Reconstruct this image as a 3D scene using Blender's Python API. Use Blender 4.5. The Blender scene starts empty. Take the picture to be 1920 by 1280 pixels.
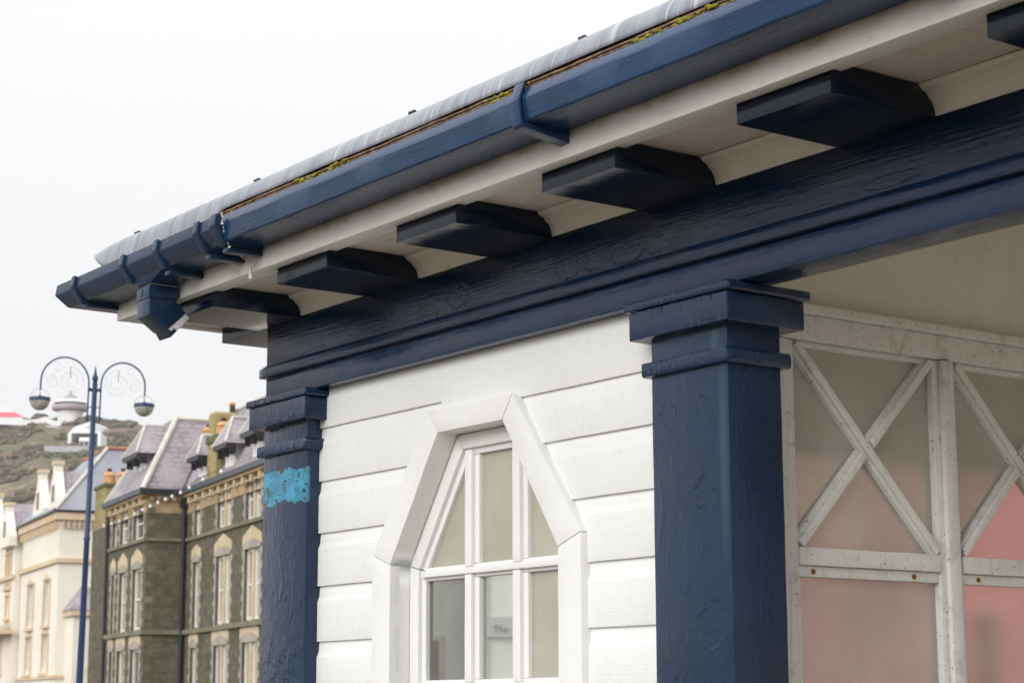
import bpy, bmesh, math, random
from mathutils import Vector, Matrix, noise
R = math.radians
random.seed(7)
sc = bpy.context.scene
col = sc.collection

# ------------------------------------------------------------------ camera
F_PX, YAW, PITCH, ROLL = 3722.8, R(36.053), R(10.419), R(-0.169)
fwd = Vector((-math.cos(YAW)*math.cos(PITCH), math.sin(YAW)*math.cos(PITCH), math.sin(PITCH)))
rgt = fwd.cross(Vector((0, 0, 1))).normalized(); upv = rgt.cross(fwd)
cr, sr = math.cos(ROLL), math.sin(ROLL)
r2, u2 = rgt*cr + upv*sr, upv*cr - rgt*sr
cam = bpy.data.cameras.new('camera'); cam_o = bpy.data.objects.new('camera', cam); col.objects.link(cam_o)
cam_o.matrix_world = Matrix(((r2.x, u2.x, -fwd.x, 0), (r2.y, u2.y, -fwd.y, 0), (r2.z, u2.z, -fwd.z, 1.6), (0, 0, 0, 1)))
cam.sensor_width = 36; cam.lens = 36*F_PX/1920
cam.clip_start = .05; cam.clip_end = 6000
cam.dof.use_dof = True; cam.dof.focus_distance = 4.7; cam.dof.aperture_fstop = 13
sc.camera = cam_o

# ------------------------------------------------------------------ light: bright overcast
SUN_EL, SUN_AZ = R(24), R(291)         # azimuth counted from +X towards +Y: veiled low sun over the front of the shelter
w = bpy.data.worlds.new('World'); sc.world = w; w.use_nodes = True
nt = w.node_tree; nt.nodes.clear()
def wn(t): return nt.nodes.new(t)
wo = wn('ShaderNodeOutputWorld'); bg = wn('ShaderNodeBackground')
sky = wn('ShaderNodeTexSky'); sky.sky_type = 'NISHITA'; sky.sun_disc = False
sky.sun_elevation = SUN_EL; sky.sun_rotation = R(90) - SUN_AZ; sky.dust_density = 4.0; sky.air_density = 1.0
hs = wn('ShaderNodeHueSaturation'); hs.inputs['Saturation'].default_value = .12
nt.links.new(sky.outputs[0], hs.inputs['Color'])
# cloud deck: an even overcast, brighter overhead than at the horizon
tc = wn('ShaderNodeTexCoord'); sx = wn('ShaderNodeSeparateXYZ'); nt.links.new(tc.outputs['Generated'], sx.inputs[0])
mr = wn('ShaderNodeMapRange'); mr.inputs['From Min'].default_value = 0; mr.inputs['From Max'].default_value = 1
mr.inputs['To Min'].default_value = 7.25; mr.inputs['To Max'].default_value = 20.0
pw = wn('ShaderNodeMath'); pw.operation = 'POWER'; pw.use_clamp = True; pw.inputs[1].default_value = 2.4
mxz = wn('ShaderNodeMath'); mxz.operation = 'MAXIMUM'; mxz.inputs[1].default_value = 0; nt.links.new(sx.outputs['Z'], mxz.inputs[0])
nt.links.new(mxz.outputs[0], pw.inputs[0]); nt.links.new(pw.outputs[0], mr.inputs['Value'])
nz = wn('ShaderNodeTexNoise'); nz.inputs['Scale'].default_value = 2.2; nz.inputs['Detail'].default_value = 4
nt.links.new(tc.outputs['Generated'], nz.inputs['Vector'])
mz = wn('ShaderNodeMapRange'); mz.inputs['To Min'].default_value = .96; mz.inputs['To Max'].default_value = 1.04
nt.links.new(nz.outputs['Fac'], mz.inputs['Value'])
mm = wn('ShaderNodeMath'); mm.operation = 'MULTIPLY'; nt.links.new(mr.outputs[0], mm.inputs[0]); nt.links.new(mz.outputs[0], mm.inputs[1])
cc = wn('ShaderNodeCombineColor'); 
for i in range(3): nt.links.new(mm.outputs[0], cc.inputs[i])
tint = wn('ShaderNodeMix'); tint.data_type = 'RGBA'; tint.blend_type = 'MULTIPLY'; tint.inputs[0].default_value = 1
nt.links.new(cc.outputs[0], tint.inputs[6]); tint.inputs[7].default_value = (.985, .99, 1.0, 1)
mx = wn('ShaderNodeMix'); mx.data_type = 'RGBA'; mx.inputs[0].default_value = .92
nt.links.new(hs.outputs[0], mx.inputs[6]); nt.links.new(tint.outputs[2], mx.inputs[7])
nt.links.new(mx.outputs[2], bg.inputs['Color']); bg.inputs['Strength'].default_value = .1
nt.links.new(bg.outputs[0], wo.inputs['Surface'])
sun = bpy.data.lights.new('sun', 'SUN'); sun.energy = 1.5; sun.angle = R(35); sun.color = (1, .975, .94)
sun_o = bpy.data.objects.new('sun', sun); col.objects.link(sun_o)
sdir = Vector((math.cos(SUN_AZ)*math.cos(SUN_EL), math.sin(SUN_AZ)*math.cos(SUN_EL), math.sin(SUN_EL)))
sun_o.rotation_euler = sdir.to_track_quat('Z', 'Y').to_euler()
sc.view_settings.view_transform = 'Standard'; sc.view_settings.look = 'None'
sc.view_settings.exposure = 0.4; sc.view_settings.gamma = 1
sc.render.engine = 'CYCLES'; sc.cycles.use_denoising = True
sc.cycles.max_bounces = 8; sc.cycles.diffuse_bounces = 4; sc.cycles.transparent_max_bounces = 12
sc.cycles.caustics_reflective = False; sc.cycles.sample_clamp_indirect = 8

# ------------------------------------------------------------------ material helpers
class NT:
    def __init__(s, name):
        s.m = bpy.data.materials.new(name); s.m.use_nodes = True; s.t = s.m.node_tree; s.t.nodes.clear()
        s.out = s.n('ShaderNodeOutputMaterial'); s.tc = s.n('ShaderNodeTexCoord')
    def n(s, t): return s.t.nodes.new(t)
    def l(s, a, b): s.t.links.new(a, b)
    def put(s, sock, v):
        if v is None: return
        if hasattr(v, 'is_output'): s.l(v, sock)
        else: sock.default_value = v if not (isinstance(v, tuple) and len(v) == 3 and sock.type == 'RGBA') else (*v, 1)
    def vec(s, scale=(1, 1, 1), src='Object', rot=(0, 0, 0), loc=(0, 0, 0)):
        m = s.n('ShaderNodeMapping'); s.l(s.tc.outputs[src], m.inputs['Vector'])
        m.inputs['Scale'].default_value = scale; m.inputs['Rotation'].default_value = rot; m.inputs['Location'].default_value = loc
        return m.outputs[0]
    def noise(s, scale=5, detail=4, rough=.55, vec=None, dist=0):
        n = s.n('ShaderNodeTexNoise'); s.put(n.inputs['Vector'], vec or s.tc.outputs['Object'])
        n.inputs['Scale'].default_value = scale; n.inputs['Detail'].default_value = detail
        n.inputs['Roughness'].default_value = rough; n.inputs['Distortion'].default_value = dist
        return n.outputs['Fac']
    def ramp(s, fac, a, b, lo=0., hi=1.):
        r = s.n('ShaderNodeMapRange'); r.interpolation_type = 'SMOOTHSTEP'; s.put(r.inputs['Value'], fac)
        r.inputs['From Min'].default_value = a; r.inputs['From Max'].default_value = b
        r.inputs['To Min'].default_value = lo; r.inputs['To Max'].default_value = hi
        return r.outputs[0]
    def math(s, op, a, b=None, c=None):
        m = s.n('ShaderNodeMath'); m.operation = op; s.put(m.inputs[0], a); s.put(m.inputs[1], b)
        if c is not None: s.put(m.inputs[2], c)
        return m.outputs[0]
    def mix(s, fac, a, b, mode='MIX'):
        m = s.n('ShaderNodeMix'); m.data_type = 'RGBA'; m.blend_type = mode
        s.put(m.inputs[0], fac); s.put(m.inputs[6], a); s.put(m.inputs[7], b)
        return m.outputs[2]
    def xyz(s, src='Object'):
        x = s.n('ShaderNodeSeparateXYZ'); s.l(s.tc.outputs[src], x.inputs[0]); return x.outputs
    def bump(s, h, dist=.001, strength=1., prev=None):
        b = s.n('ShaderNodeBump'); b.inputs['Distance'].default_value = dist; b.inputs['Strength'].default_value = strength
        s.put(b.inputs['Height'], h)
        if prev is not None: s.l(prev, b.inputs['Normal'])
        return b.outputs[0]
    def bsdf(s, color, rough=.5, normal=None, spec=.5, metal=0., coat=0., trans=0., ior=1.45, alpha=None, coat_rough=.05):
        b = s.n('ShaderNodeBsdfPrincipled')
        s.put(b.inputs['Base Color'], color); s.put(b.inputs['Roughness'], rough); s.put(b.inputs['Metallic'], metal)
        b.inputs['Specular IOR Level'].default_value = spec; b.inputs['Coat Weight'].default_value = coat
        b.inputs['Coat Roughness'].default_value = coat_rough
        b.inputs['Transmission Weight'].default_value = trans; b.inputs['IOR'].default_value = ior
        if normal is not None: s.l(normal, b.inputs['Normal'])
        return b.outputs[0]
    def done(s, sh): s.l(sh, s.out.inputs['Surface']); return s.m

NAVY = (.0080, .0215, .0480)
def ring_mask(t, marks, axis=('X', 'Z'), wob=.012):
    """raised outlines of old paint: thin ridges round the given centres"""
    o = t.xyz(); n1 = t.noise(38, 3); d = t.math('MULTIPLY', t.math('SUBTRACT', n1, .5), wob*4)
    tot = None
    for (u, v, ru, rv) in marks:
        a = t.math('DIVIDE', t.math('SUBTRACT', o[axis[0]], u), ru)
        b = t.math('DIVIDE', t.math('SUBTRACT', o[axis[1]], v), rv)
        dd = t.math('SQRT', t.math('ADD', t.math('MULTIPLY', a, a), t.math('MULTIPLY', b, b)))
        dd = t.math('ADD', dd, t.math('DIVIDE', d, ru*1.1))
        rg = t.math('SUBTRACT', t.ramp(dd, .86, 1.0), t.ramp(dd, 1.0, 1.03))
        lift = t.math('MULTIPLY', t.math('SUBTRACT', 1.0, t.ramp(dd, .9, 1.0)), .35)
        rg = t.math('MULTIPLY', t.math('ADD', rg, lift), t.ramp(t.noise(21, 3, .5, t.vec(loc=(2, 5, 1))), .34, .47))
        tot = rg if tot is None else t.math('MAXIMUM', tot, rg)
    return tot
def navy_paint(name, grain='X', rough=.16, streak=1., lump=1., marks=None, patch=None, pale=None, base=NAVY, maxis=('X', 'Z'), spec=.45):
    t = NT(name)
    sc_ = {'X': (5, 110, 110), 'Y': (110, 5, 110), 'Z': (110, 110, 5)}[grain]
    s1 = t.noise(1, 4, .6, t.vec(sc_)); s2 = t.noise(2.6, 3, .6, t.vec(sc_))
    l1 = t.noise(26, 3, .5); l2 = t.noise(90, 2, .5)
    drip = t.noise(1, 2, .4, t.vec({'X': (60, 60, 16), 'Y': (60, 60, 16), 'Z': (50, 50, 14)}[grain]))
    nb = t.bump(s1, .0016*streak, .8); nb = t.bump(s2, .0007*streak, .7, nb)
    nb = t.bump(l1, .0016*lump, .8, nb); nb = t.bump(l2, .0004*lump, .8, nb)
    if grain == 'Z' or lump > 1.5: nb = t.bump(t.ramp(drip, .56, .78), .0010*lump, .8, nb)
    if marks: nb = t.bump(ring_mask(t, marks, maxis), .0015, .9, nb)
    c = t.mix(t.ramp(t.noise(3.5, 3), .35, .7), base, tuple(x*1.35 for x in base))
    c = t.mix(t.ramp(l2, .70, .80, 0, .25), c, (.05, .065, .09))
    rg = t.ramp(t.noise(7, 3), .3, .7, rough*.75, rough*1.5)
    o = t.xyz()
    if pale:      # paler tone along the arris, plus a highlight painted at the neck: (u, z, ru, rz)
        for (u, v, ru, rv) in pale:
            a = t.math('DIVIDE', t.math('SUBTRACT', o['X'], u), ru); b = t.math('DIVIDE', t.math('SUBTRACT', o['Z'], v), rv)
            dd = t.math('SQRT', t.math('ADD', t.math('MULTIPLY', a, a), t.math('MULTIPLY', b, b)))
            c = t.mix(t.ramp(dd, 1.1, .2, 0, .30), c, (.07, .13, .17))
    if patch:     # (z0, z1, y_front): bared older blue paint with rust and chips
        z0, z1, yf = patch
        e = t.math('ADD', t.math('MULTIPLY', t.math('SUBTRACT', t.noise(45, 5, .7), .5), .030), t.math('MULTIPLY', t.math('SUBTRACT', t.noise(14, 3), .5), .06))
        zz = t.math('ADD', o['Z'], e)
        mk = t.math('MULTIPLY', t.ramp(zz, z0-.0012, z0+.0012), t.ramp(zz, z1+.0012, z1-.0012))
        mk = t.math('MULTIPLY', mk, t.ramp(o['Y'], yf+.012, yf+.004))
        mk = t.math('MULTIPLY', mk, t.ramp(t.noise(60, 3), .66, .63))
        pb = t.mix(t.ramp(t.noise(30, 4), .4, .65), (.035, .22, .36), (.055, .34, .50))
        pb = t.mix(t.ramp(t.noise(34, 5, .65), .56, .63, 0, .7), pb, (.05, .13, .13))
        pb = t.mix(t.ramp(t.noise(38, 4, .6, t.vec(loc=(3, 1, 2))), .61, .64), pb, (.11, .05, .022))
        pb = t.mix(t.ramp(t.noise(62, 3, .6, t.vec(loc=(7, 5, 2))), .665, .68), pb, (.55, .55, .5))
        c = t.mix(mk, c, pb); nb = t.bump(mk, -.0022, 1., nb)
        rg = t.math('ADD', rg, t.math('MULTIPLY', mk, .3))
    return t.done(t.bsdf(c, rg, nb, spec=spec))

def white_paint(name, base=(.80, .80, .78), grain='X', rough=.42, dirt=.0, dirtc=(.22, .17, .10), streak=1., stain=None, drips=0.):
    t = NT(name)
    sc_ = {'X': (4, 120, 120), 'Y': (120, 4, 120), 'Z': (120, 120, 4), '0': (40, 40, 40)}[grain]
    s1 = t.noise(1, 4, .6, t.vec(sc_)); l1 = t.noise(30, 3); l2 = t.noise(8, 2)
    nb = t.bump(s1, .0007*streak, .7); nb = t.bump(l1, .0007, .7, nb); nb = t.bump(l2, .002, .6, nb)
    c = t.mix(t.ramp(t.noise(2.2, 4), .3, .7), tuple(x*.95 for x in base), base)
    sp = t.ramp(t.noise(70, 3, .6), .72, .76, 0, .55); c = t.mix(sp, c, tuple(x*.62 for x in base))
    if dirt:
        d = t.math('MULTIPLY', t.ramp(t.noise(14, 5, .65), .48, .72), t.ramp(s1, .35, .65))
        c = t.mix(t.math('MULTIPLY', d, dirt), c, dirtc)
        d2 = t.ramp(t.noise(110, 3, .6), .64, .70, 0, min(1, dirt*1.4)); c = t.mix(d2, c, (.06, .05, .035))
    if drips:
        d = t.ramp(t.noise(1, 3, .6, t.vec((70, 70, 4))), .56, .75, 0, drips); c = t.mix(d, c, dirtc)
    if stain:     # (axis, v0, v1, colour, amount): a tide mark along an edge
        ax, v0, v1, cs, am = stain
        e = t.math('MULTIPLY', t.math('SUBTRACT', t.noise(9, 5, .65), .5), abs(v1-v0)*1.6)
        c = t.mix(t.ramp(t.math('ADD', t.xyz()[ax], e), v0, v1, 0, am), c, cs)
    return t.done(t.bsdf(c, rough, nb, spec=.4))

def plain(name, c, rough=.6, c2=None, scale=4, bump=0., spec=.4, metal=0., bscale=20):
    t = NT(name); cc_ = t.mix(t.ramp(t.noise(scale, 4), .35, .68), c, c2) if c2 else c
    nb = t.bump(t.noise(bscale, 4), bump, .8) if bump else None
    return t.done(t.bsdf(cc_, rough, nb, spec=spec, metal=metal))

def dirty_glass(name, film, film_amt, rough=.12, tint=(.9, .92, .9), refl=.05, grad=None, specks=.5, ior=1.12, blur=False):
    """a salt-hazed pane: part clear with blurred sight through, part covered by a dull film, a sharp sheen on top"""
    t = NT(name)
    if blur:
        rf = t.n('ShaderNodeBsdfRefraction'); rf.inputs['IOR'].default_value = ior; rf.inputs['Roughness'].default_value = rough
    else: rf = t.n('ShaderNodeBsdfTransparent')
    rf.inputs['Color'].default_value = (*tint, 1)
    df = t.n('ShaderNodeBsdfDiffuse'); tl = t.n('ShaderNodeBsdfTranslucent')
    fc = t.mix(t.ramp(t.noise(5, 4), .3, .7), tuple(x*.86 for x in film), film)
    sp = t.ramp(t.noise(150, 2, .5), .70, .74, 0, specks); fc = t.mix(sp, fc, tuple(x*.4 for x in film))
    t.put(df.inputs['Color'], fc); t.put(tl.inputs['Color'], fc)
    m0 = t.n('ShaderNodeMixShader'); m0.inputs[0].default_value = .35; t.l(df.outputs[0], m0.inputs[1]); t.l(tl.outputs[0], m0.inputs[2])
    amt = t.ramp(t.noise(3.2, 4, .6), .25, .8, film_amt*.86, min(1, film_amt*1.14))
    if grad:
        ax, v0, v1, a0, a1 = grad
        amt = t.math('MULTIPLY', amt, t.ramp(t.xyz()[ax], v0, v1, a0, a1))
    amt = t.math('MAXIMUM', amt, sp)
    m1 = t.n('ShaderNodeMixShader'); t.put(m1.inputs[0], amt); t.l(rf.outputs[0], m1.inputs[1]); t.l(m0.outputs[0], m1.inputs[2])
    gl = t.n('ShaderNodeBsdfGlossy'); gl.inputs['Roughness'].default_value = .03
    fr = t.n('ShaderNodeFresnel'); fr.inputs['IOR'].default_value = 1.5
    geo = t.n('ShaderNodeNewGeometry'); ff = t.math('MULTIPLY', fr.outputs[0], t.math('SUBTRACT', 1., geo.outputs['Backfacing']))
    m2 = t.n('ShaderNodeMixShader'); t.l(t.math('MULTIPLY', ff, refl/.05), m2.inputs[0]); t.l(m1.outputs[0], m2.inputs[1]); t.l(gl.outputs[0], m2.inputs[2])
    return t.done(m2.outputs[0])

# ------------------------------------------------------------------ mesh helpers
def finish(o, smooth=None):
    if smooth:
        me = o.data; me.polygons.foreach_set('use_smooth', [True]*len(me.polygons)); me.set_sharp_from_angle(angle=R(smooth))
    return o
def link(name, me, mat, parent=None, smooth=None):
    o = bpy.data.objects.new(name, me); col.objects.link(o)
    if mat is not None:
        me.materials.clear(); me.materials.append(mat)
    if parent is not None:
        o.parent = parent; o.matrix_parent_inverse = world_mat(parent).inverted()
    return finish(o, smooth)
def world_mat(o):
    m = o.matrix_parent_inverse @ o.matrix_basis if o.parent else o.matrix_basis.copy()
    return world_mat(o.parent) @ m if o.parent else m
def empty(name, loc, label, cat, group=None):
    o = bpy.data.objects.new(name, None); o.location = loc; o.empty_display_size = .2; col.objects.link(o)
    o['label'] = label; o['category'] = cat
    if group: o['group'] = group
    return o
def tag(o, label, cat, group=None):
    o['label'] = label; o['category'] = cat
    if group: o['group'] = group
    return o
class MB:
    def __init__(s): s.v = []; s.f = []
    def add(s, vs, fs): b = len(s.v); s.v += [tuple(v) for v in vs]; s.f += [tuple(b+i for i in f) for f in fs]; return s
    def box(s, x0, x1, y0, y1, z0, z1, M=None):
        vs = [(x0, y0, z0), (x1, y0, z0), (x1, y1, z0), (x0, y1, z0), (x0, y0, z1), (x1, y0, z1), (x1, y1, z1), (x0, y1, z1)]
        if M: vs = [M @ Vector(v) for v in vs]
        return s.add(vs, [(0, 3, 2, 1), (4, 5, 6, 7), (0, 1, 5, 4), (1, 2, 6, 5), (2, 3, 7, 6), (3, 0, 4, 7)])
    def prism(s, pts, a0, a1, axis='Y', M=None):
        """polygon (u,v) drawn out along an axis; Y: (x,z), X: (y,z), Z: (x,y)"""
        def mk(p, a): return {'Y': (p[0], a, p[1]), 'X': (a, p[0], p[1]), 'Z': (p[0], p[1], a)}[axis]
        n = len(pts); vs = [mk(p, a0) for p in pts] + [mk(p, a1) for p in pts]
        if M: vs = [M @ Vector(v) for v in vs]
        return s.add(vs, [tuple(range(n)), tuple(range(2*n-1, n-1, -1))] + [(i, (i+1) % n, n+(i+1) % n, n+i) for i in range(n)])
    def tube(s, path, r, seg=8, cap=True):
        rings = []; P = [Vector(p) for p in path]
        rr = r if isinstance(r, (list, tuple)) else [r]*len(P)
        ref = None
        for i, p in enumerate(P):
            d = (P[min(i+1, len(P)-1)] - P[max(i-1, 0)]).normalized()
            if ref is None: ref = d.orthogonal().normalized()
            a = (ref - d*ref.dot(d)).normalized(); ref = a; b = d.cross(a)
            rings.append([p + (a*math.cos(2*math.pi*k/seg) + b*math.sin(2*math.pi*k/seg))*rr[i] for k in range(seg)])
        vs = [v for g in rings for v in g]; fs = []
        for i in range(len(P)-1):
            for k in range(seg): k2 = (k+1) % seg; fs.append((i*seg+k, i*seg+k2, (i+1)*seg+k2, (i+1)*seg+k))
        if cap: fs += [tuple(range(seg-1, -1, -1)), tuple((len(P)-1)*seg+k for k in range(seg))]
        return s.add(vs, fs)
    def lathe(s, prof, c, seg=24, a0=0., a1=2*math.pi):
        full = abs(a1-a0-2*math.pi) < 1e-6; n = seg if full else seg+1
        vs = []
        for (r, z) in prof:
            for k in range(n):
                a = a0+(a1-a0)*k/seg; vs.append((c[0]+r*math.cos(a), c[1]+r*math.sin(a), c[2]+z))
        fs = []
        for i in range(len(prof)-1):
            for k in range(seg):
                k2 = (k+1) % n if full else k+1
                fs.append((i*n+k, i*n+k2, (i+1)*n+k2, (i+1)*n+k))
        return s.add(vs, fs)
    def mesh(s, name, bevel=0., seg=2, wob=0., freq=9., cuts=0., fn=None):
        me = bpy.data.meshes.new(name); me.from_pydata(s.v, [], s.f); me.update()
        bm = bmesh.new(); bm.from_mesh(me); bmesh.ops.recalc_face_normals(bm, faces=bm.faces)
        if bevel:
            bmesh.ops.remove_doubles(bm, verts=bm.verts, dist=1e-5)
            es = [e for e in bm.edges if len(e.link_faces) == 2 and e.calc_face_angle(0) > .3]
            bmesh.ops.bevel(bm, geom=es, offset=bevel, segments=seg, profile=.6, affect='EDGES', clamp_overlap=True)
        if cuts:
            for _ in range(7):
                es = [e for e in bm.edges if e.calc_length() > cuts*1.5]
                if not es or len(bm.verts) > 40000: break
                bmesh.ops.subdivide_edges(bm, edges=es, cuts=1, use_grid_fill=True)
            bmesh.ops.triangulate(bm, faces=[f for f in bm.faces if len(f.verts) > 4])
        if wob:
            for v in bm.verts: v.co += wobble(v.co, wob, freq)
        if fn:
            for v in bm.verts: v.co = Vector(fn(v.co))
        bm.to_mesh(me); bm.free(); return me
    def build(s, name, mat, parent=None, smooth=35, **k):
        return link(name, s.mesh(name, **k), mat, parent, smooth)
def wobble(p, amp, freq):
    a = noise.noise_vector(p*freq); b = noise.noise_vector(p*freq*4.3 + Vector((3.1, 7.7, 1.3)))
    return (a + b*.45)*amp
def rounded(pts, r, seg=2):
    """round the corners of a (u,v) polygon"""
    out = []; n = len(pts)
    for i in range(n):
        p = Vector(pts[i]); a = Vector(pts[i-1])-p; b = Vector(pts[(i+1) % n])-p
        k = min(r, a.length*.45, b.length*.45); a = p+a.normalized()*k; b = p+b.normalized()*k
        for j in range(seg+1):
            t = j/seg; out.append(tuple(a*(1-t)**2 + p*2*t*(1-t) + b*t*t))
    return out
def bar(name, sect, a0, a1, axis, mat, parent, r=.003, step=.03, wob=.0006, freq=11., cham=True, endf=None, fn=None, smooth=40, seg=2):
    """a painted timber: section (u,v) with softened corners run along an axis in short steps so that its edges wander"""
    S = rounded(sect, r, seg) if r else [tuple(p) for p in sect]
    cu = sum(p[0] for p in S)/len(S); cv = sum(p[1] for p in S)/len(S)
    wu = max(abs(p[0]-cu) for p in S); wv = max(abs(p[1]-cv) for p in S)
    n = max(1, int((a1-a0)/step)); pos = [(a0+(a1-a0)*i/n, 0) for i in range(n+1)]
    if cham and r: pos = [(a0, r)] + [(a0+r, 0)] + pos[1:-1] + [(a1-r, 0), (a1, r)]
    vs = []
    for a, ins in pos:
        f = (a-a0)/(a1-a0)
        for (u, v) in S:
            uu = cu+(u-cu)*(1-ins/wu) if ins else u; vv = cv+(v-cv)*(1-ins/wv) if ins else v
            aa = a
            if endf: e0, e1 = endf(uu, vv); aa = e0+(e1-e0)*f
            p = {'X': (aa, uu, vv), 'Y': (uu, aa, vv), 'Z': (uu, vv, aa)}[axis]
            p = Vector(p)
            if wob: p += wobble(p, wob, freq)
            if fn: p = Vector(fn(p))
            vs.append(p)
    k = len(S); m = len(pos); fs = []
    for i in range(m-1):
        for j in range(k): j2 = (j+1) % k; fs.append((i*k+j, i*k+j2, (i+1)*k+j2, (i+1)*k+j))
    fs += [tuple(range(k-1, -1, -1)), tuple((m-1)*k+j for j in range(k))]
    return MB().add(vs, fs).build(name, mat, parent, smooth=smooth)
def rect(u0, u1, v0, v1): return [(u0, v0), (u1, v0), (u1, v1), (u0, v1)]
def copy_tree(o, parent=None):
    c = o.copy(); col.objects.link(c); c.parent = parent
    for ch in list(o.children): copy_tree(ch, c)
    return c
# map frame: metres to the right of the sight line, metres ahead, height
HX, HY = -math.cos(YAW), math.sin(YAW)
def at(lat, dist, z): return Vector((HX*dist + HY*lat, HY*dist - HX*lat, z))

# ================================================================== the setting
t = NT('asphalt_promenade'); c = t.mix(t.ramp(t.noise(.4, 5), .3, .7), (.125, .108, .09), (.165, .145, .122))
ground = MB().add([(-2500, -2500, 0), (2500, -2500, 0), (2500, 2500, 0), (-2500, 2500, 0)], [(0, 1, 2, 3)]).build('ground', t.done(t.bsdf(c, .85, t.bump(t.noise(30, 4), .004))), smooth=None)
ground['kind'] = 'structure'
SKYL = [(-260, 88), (-192.7, 92.6), (-166.7, 92.2), (-160, 92.6), (-156.5, 95.0), (-153.5, 95.9), (-150, 94.4), (-142.5, 94.4), (-139, 94.6), (-133.7, 94.0), (-125, 93.6), (-119.8, 91.9), (-112.8, 91.3), (-109, 90.8), (-97, 87.6), (-76, 80), (-28, 62), (40, 40), (120, 25)]
def skyline(x):
    for (a, za), (b, zb) in zip(SKYL, SKYL[1:]):
        if a <= x <= b: return za+(zb-za)*(x-a)/(b-a)
    return SKYL[0][1] if x < SKYL[0][0] else SKYL[-1][1]
def hill_z(lat, d):
    zt = skyline(lat*640/d); u = (d-330)/(640-330)
    if u <= 1:
        z = zt*max(0, u)**.72*1.0 if u > 0 else 0
        z = min(z, zt*(u**.9 if u > 0 else 0)+6*(1-u))
    else: z = zt-(d-640)*.10
    z += noise.fractal(Vector((lat*.03, d*.03, 0)), .9, 2.1, 4)*2.6*max(0, min(1, 4*u*(1.02-u))) if 0 < u < 1.02 else 0
    return z if u > 0 else -1
mb = MB(); LA = [-330+2.6*i for i in range(170)]; DS = [330+4.2*i for i in range(92)]
mb.add([at(la*d/640, d, hill_z(la*d/640, d)) for d in DS for la in LA], [(i*len(LA)+j, i*len(LA)+j+1, (i+1)*len(LA)+j+1, (i+1)*len(LA)+j) for i in range(len(DS)-1) for j in range(len(LA)-1)])
t = NT('scrub_hillside'); n1 = t.noise(.045, 6, .62); n2 = t.noise(.12, 6, .65, t.vec(loc=(40, 9, 0))); n3 = t.noise(.35, 5, .65)
c = t.mix(t.ramp(n1, .42, .56), (.165, .122, .098), (.125, .118, .072))
c = t.mix(t.ramp(n2, .53, .62), c, (.30, .245, .165)); c = t.mix(t.ramp(n3, .56, .66, 0, .75), c, (.085, .078, .058))
c = t.mix(t.ramp(t.noise(.08, 5, .6, t.vec(loc=(4, 99, 3))), .60, .68, 0, .8), c, (.14, .105, .11))
hill = mb.build('hill', t.done(t.bsdf(c, .95, t.bump(n3, .8), spec=.1)), smooth=60); hill['kind'] = 'structure'
# gorse and bramble clumps on the hill
mb = MB(); ico = bmesh.new(); bmesh.ops.create_icosphere(ico, subdivisions=1, radius=1); IV = [v.co.copy() for v in ico.verts]; IF = [tuple(v.index for v in f.verts) for f in ico.faces]; ico.free()
rs = random.Random(3)
for k in range(2600):
    d = rs.uniform(430, 636); la = rs.uniform(-185, -85)*d/640; z = hill_z(la, d)
    if noise.noise(Vector((la*.06, d*.06, 4))) < -.12: continue
    s_ = rs.uniform(.5, 1.7); sxy = s_*rs.uniform(1., 1.9); p = at(la, d, z+s_*.15)
    mb.add([p+Vector((v.x*sxy, v.y*sxy, v.z*s_*.8))*(1+.35*noise.noise(v*2+p)) for v in IV], IF)
t = NT('gorse'); n = t.noise(.09, 4); c = t.mix(t.ramp(n, .4, .6), (.120, .090, .074), (.100, .098, .058)); c = t.mix(t.ramp(t.noise(.2, 4, .6, t.vec(loc=(9, 3, 1))), .58, .66), c, (.22, .18, .12))
scrub = mb.build('scrub', t.done(t.bsdf(c, .95, t.bump(t.noise(1.6, 4), .35), spec=.1)), smooth=None)
scrub['kind'] = 'stuff'; tag(scrub, 'brown and green gorse scrub covering the hillside', 'scrub')

# ================================================================== the promenade shelter
BASE = Vector((-2.27, 4.4, 0))
shelter = empty('promenade_shelter', BASE, 'navy and white timber promenade shelter with bracketed eaves and gothic window', 'shelter')
XL, XR, Y0, YB = -4.735, 0.20, 2.613, 6.4
M_col_r = navy_paint('navy_column', 'Z', .22, .6, .8, base=(.0068, .0215, .057), spec=.5, marks=[(-3.05, 2.183, .023, .029), (-2.934, 2.178, .025, .032), (-2.942, 2.018, .033, .042), (-2.930, 1.757, .042, .050), (-2.95, 2.005, .011, .013)], pale=[(-2.885, 2.10, .016, .26), (-2.905, 2.318, .018, .05)])
M_col_l = navy_paint('navy_column_chipped', 'Z', .13, .6, 1.5, base=(.0062, .0195, .050), spec=.5, patch=(2.133, 2.222, 2.613), marks=[(-4.60, 2.00, .035, .085), (-4.585, 1.84, .03, .05), (-4.66, 1.86, .02, .05)])
M_nv_x = navy_paint('navy_gloss_long', 'X', .055, 1.0, .42, base=(.0036, .0128, .037), spec=.45, marks=[(-3.94, 2.535, .05, .022), (-3.80, 2.556, .045, .028), (-3.38, 2.545, .045, .022), (-3.285, 2.545, .035, .02), (-3.175, 2.542, .05, .022), (-3.085, 2.546, .032, .02), (-3.333, 2.452, .022, .018), (-2.42, 2.538, .075, .012)])
M_nv_b = navy_paint('navy_gloss_beam', 'X', .09, .6, .6, base=(.0050, .0165, .045), spec=.48)
M_nv_y = navy_paint('navy_gloss_cross', 'Y', .16, .8, 1.0)
M_cap = navy_paint('navy_capital', 'X', .13, .6, 1.6, base=(.0062, .0195, .050), spec=.5)
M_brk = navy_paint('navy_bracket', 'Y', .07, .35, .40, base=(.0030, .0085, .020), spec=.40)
M_gut_old = navy_paint('navy_gutter_old', 'X', .17, .7, .5, base=(.0105, .033, .086))
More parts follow.
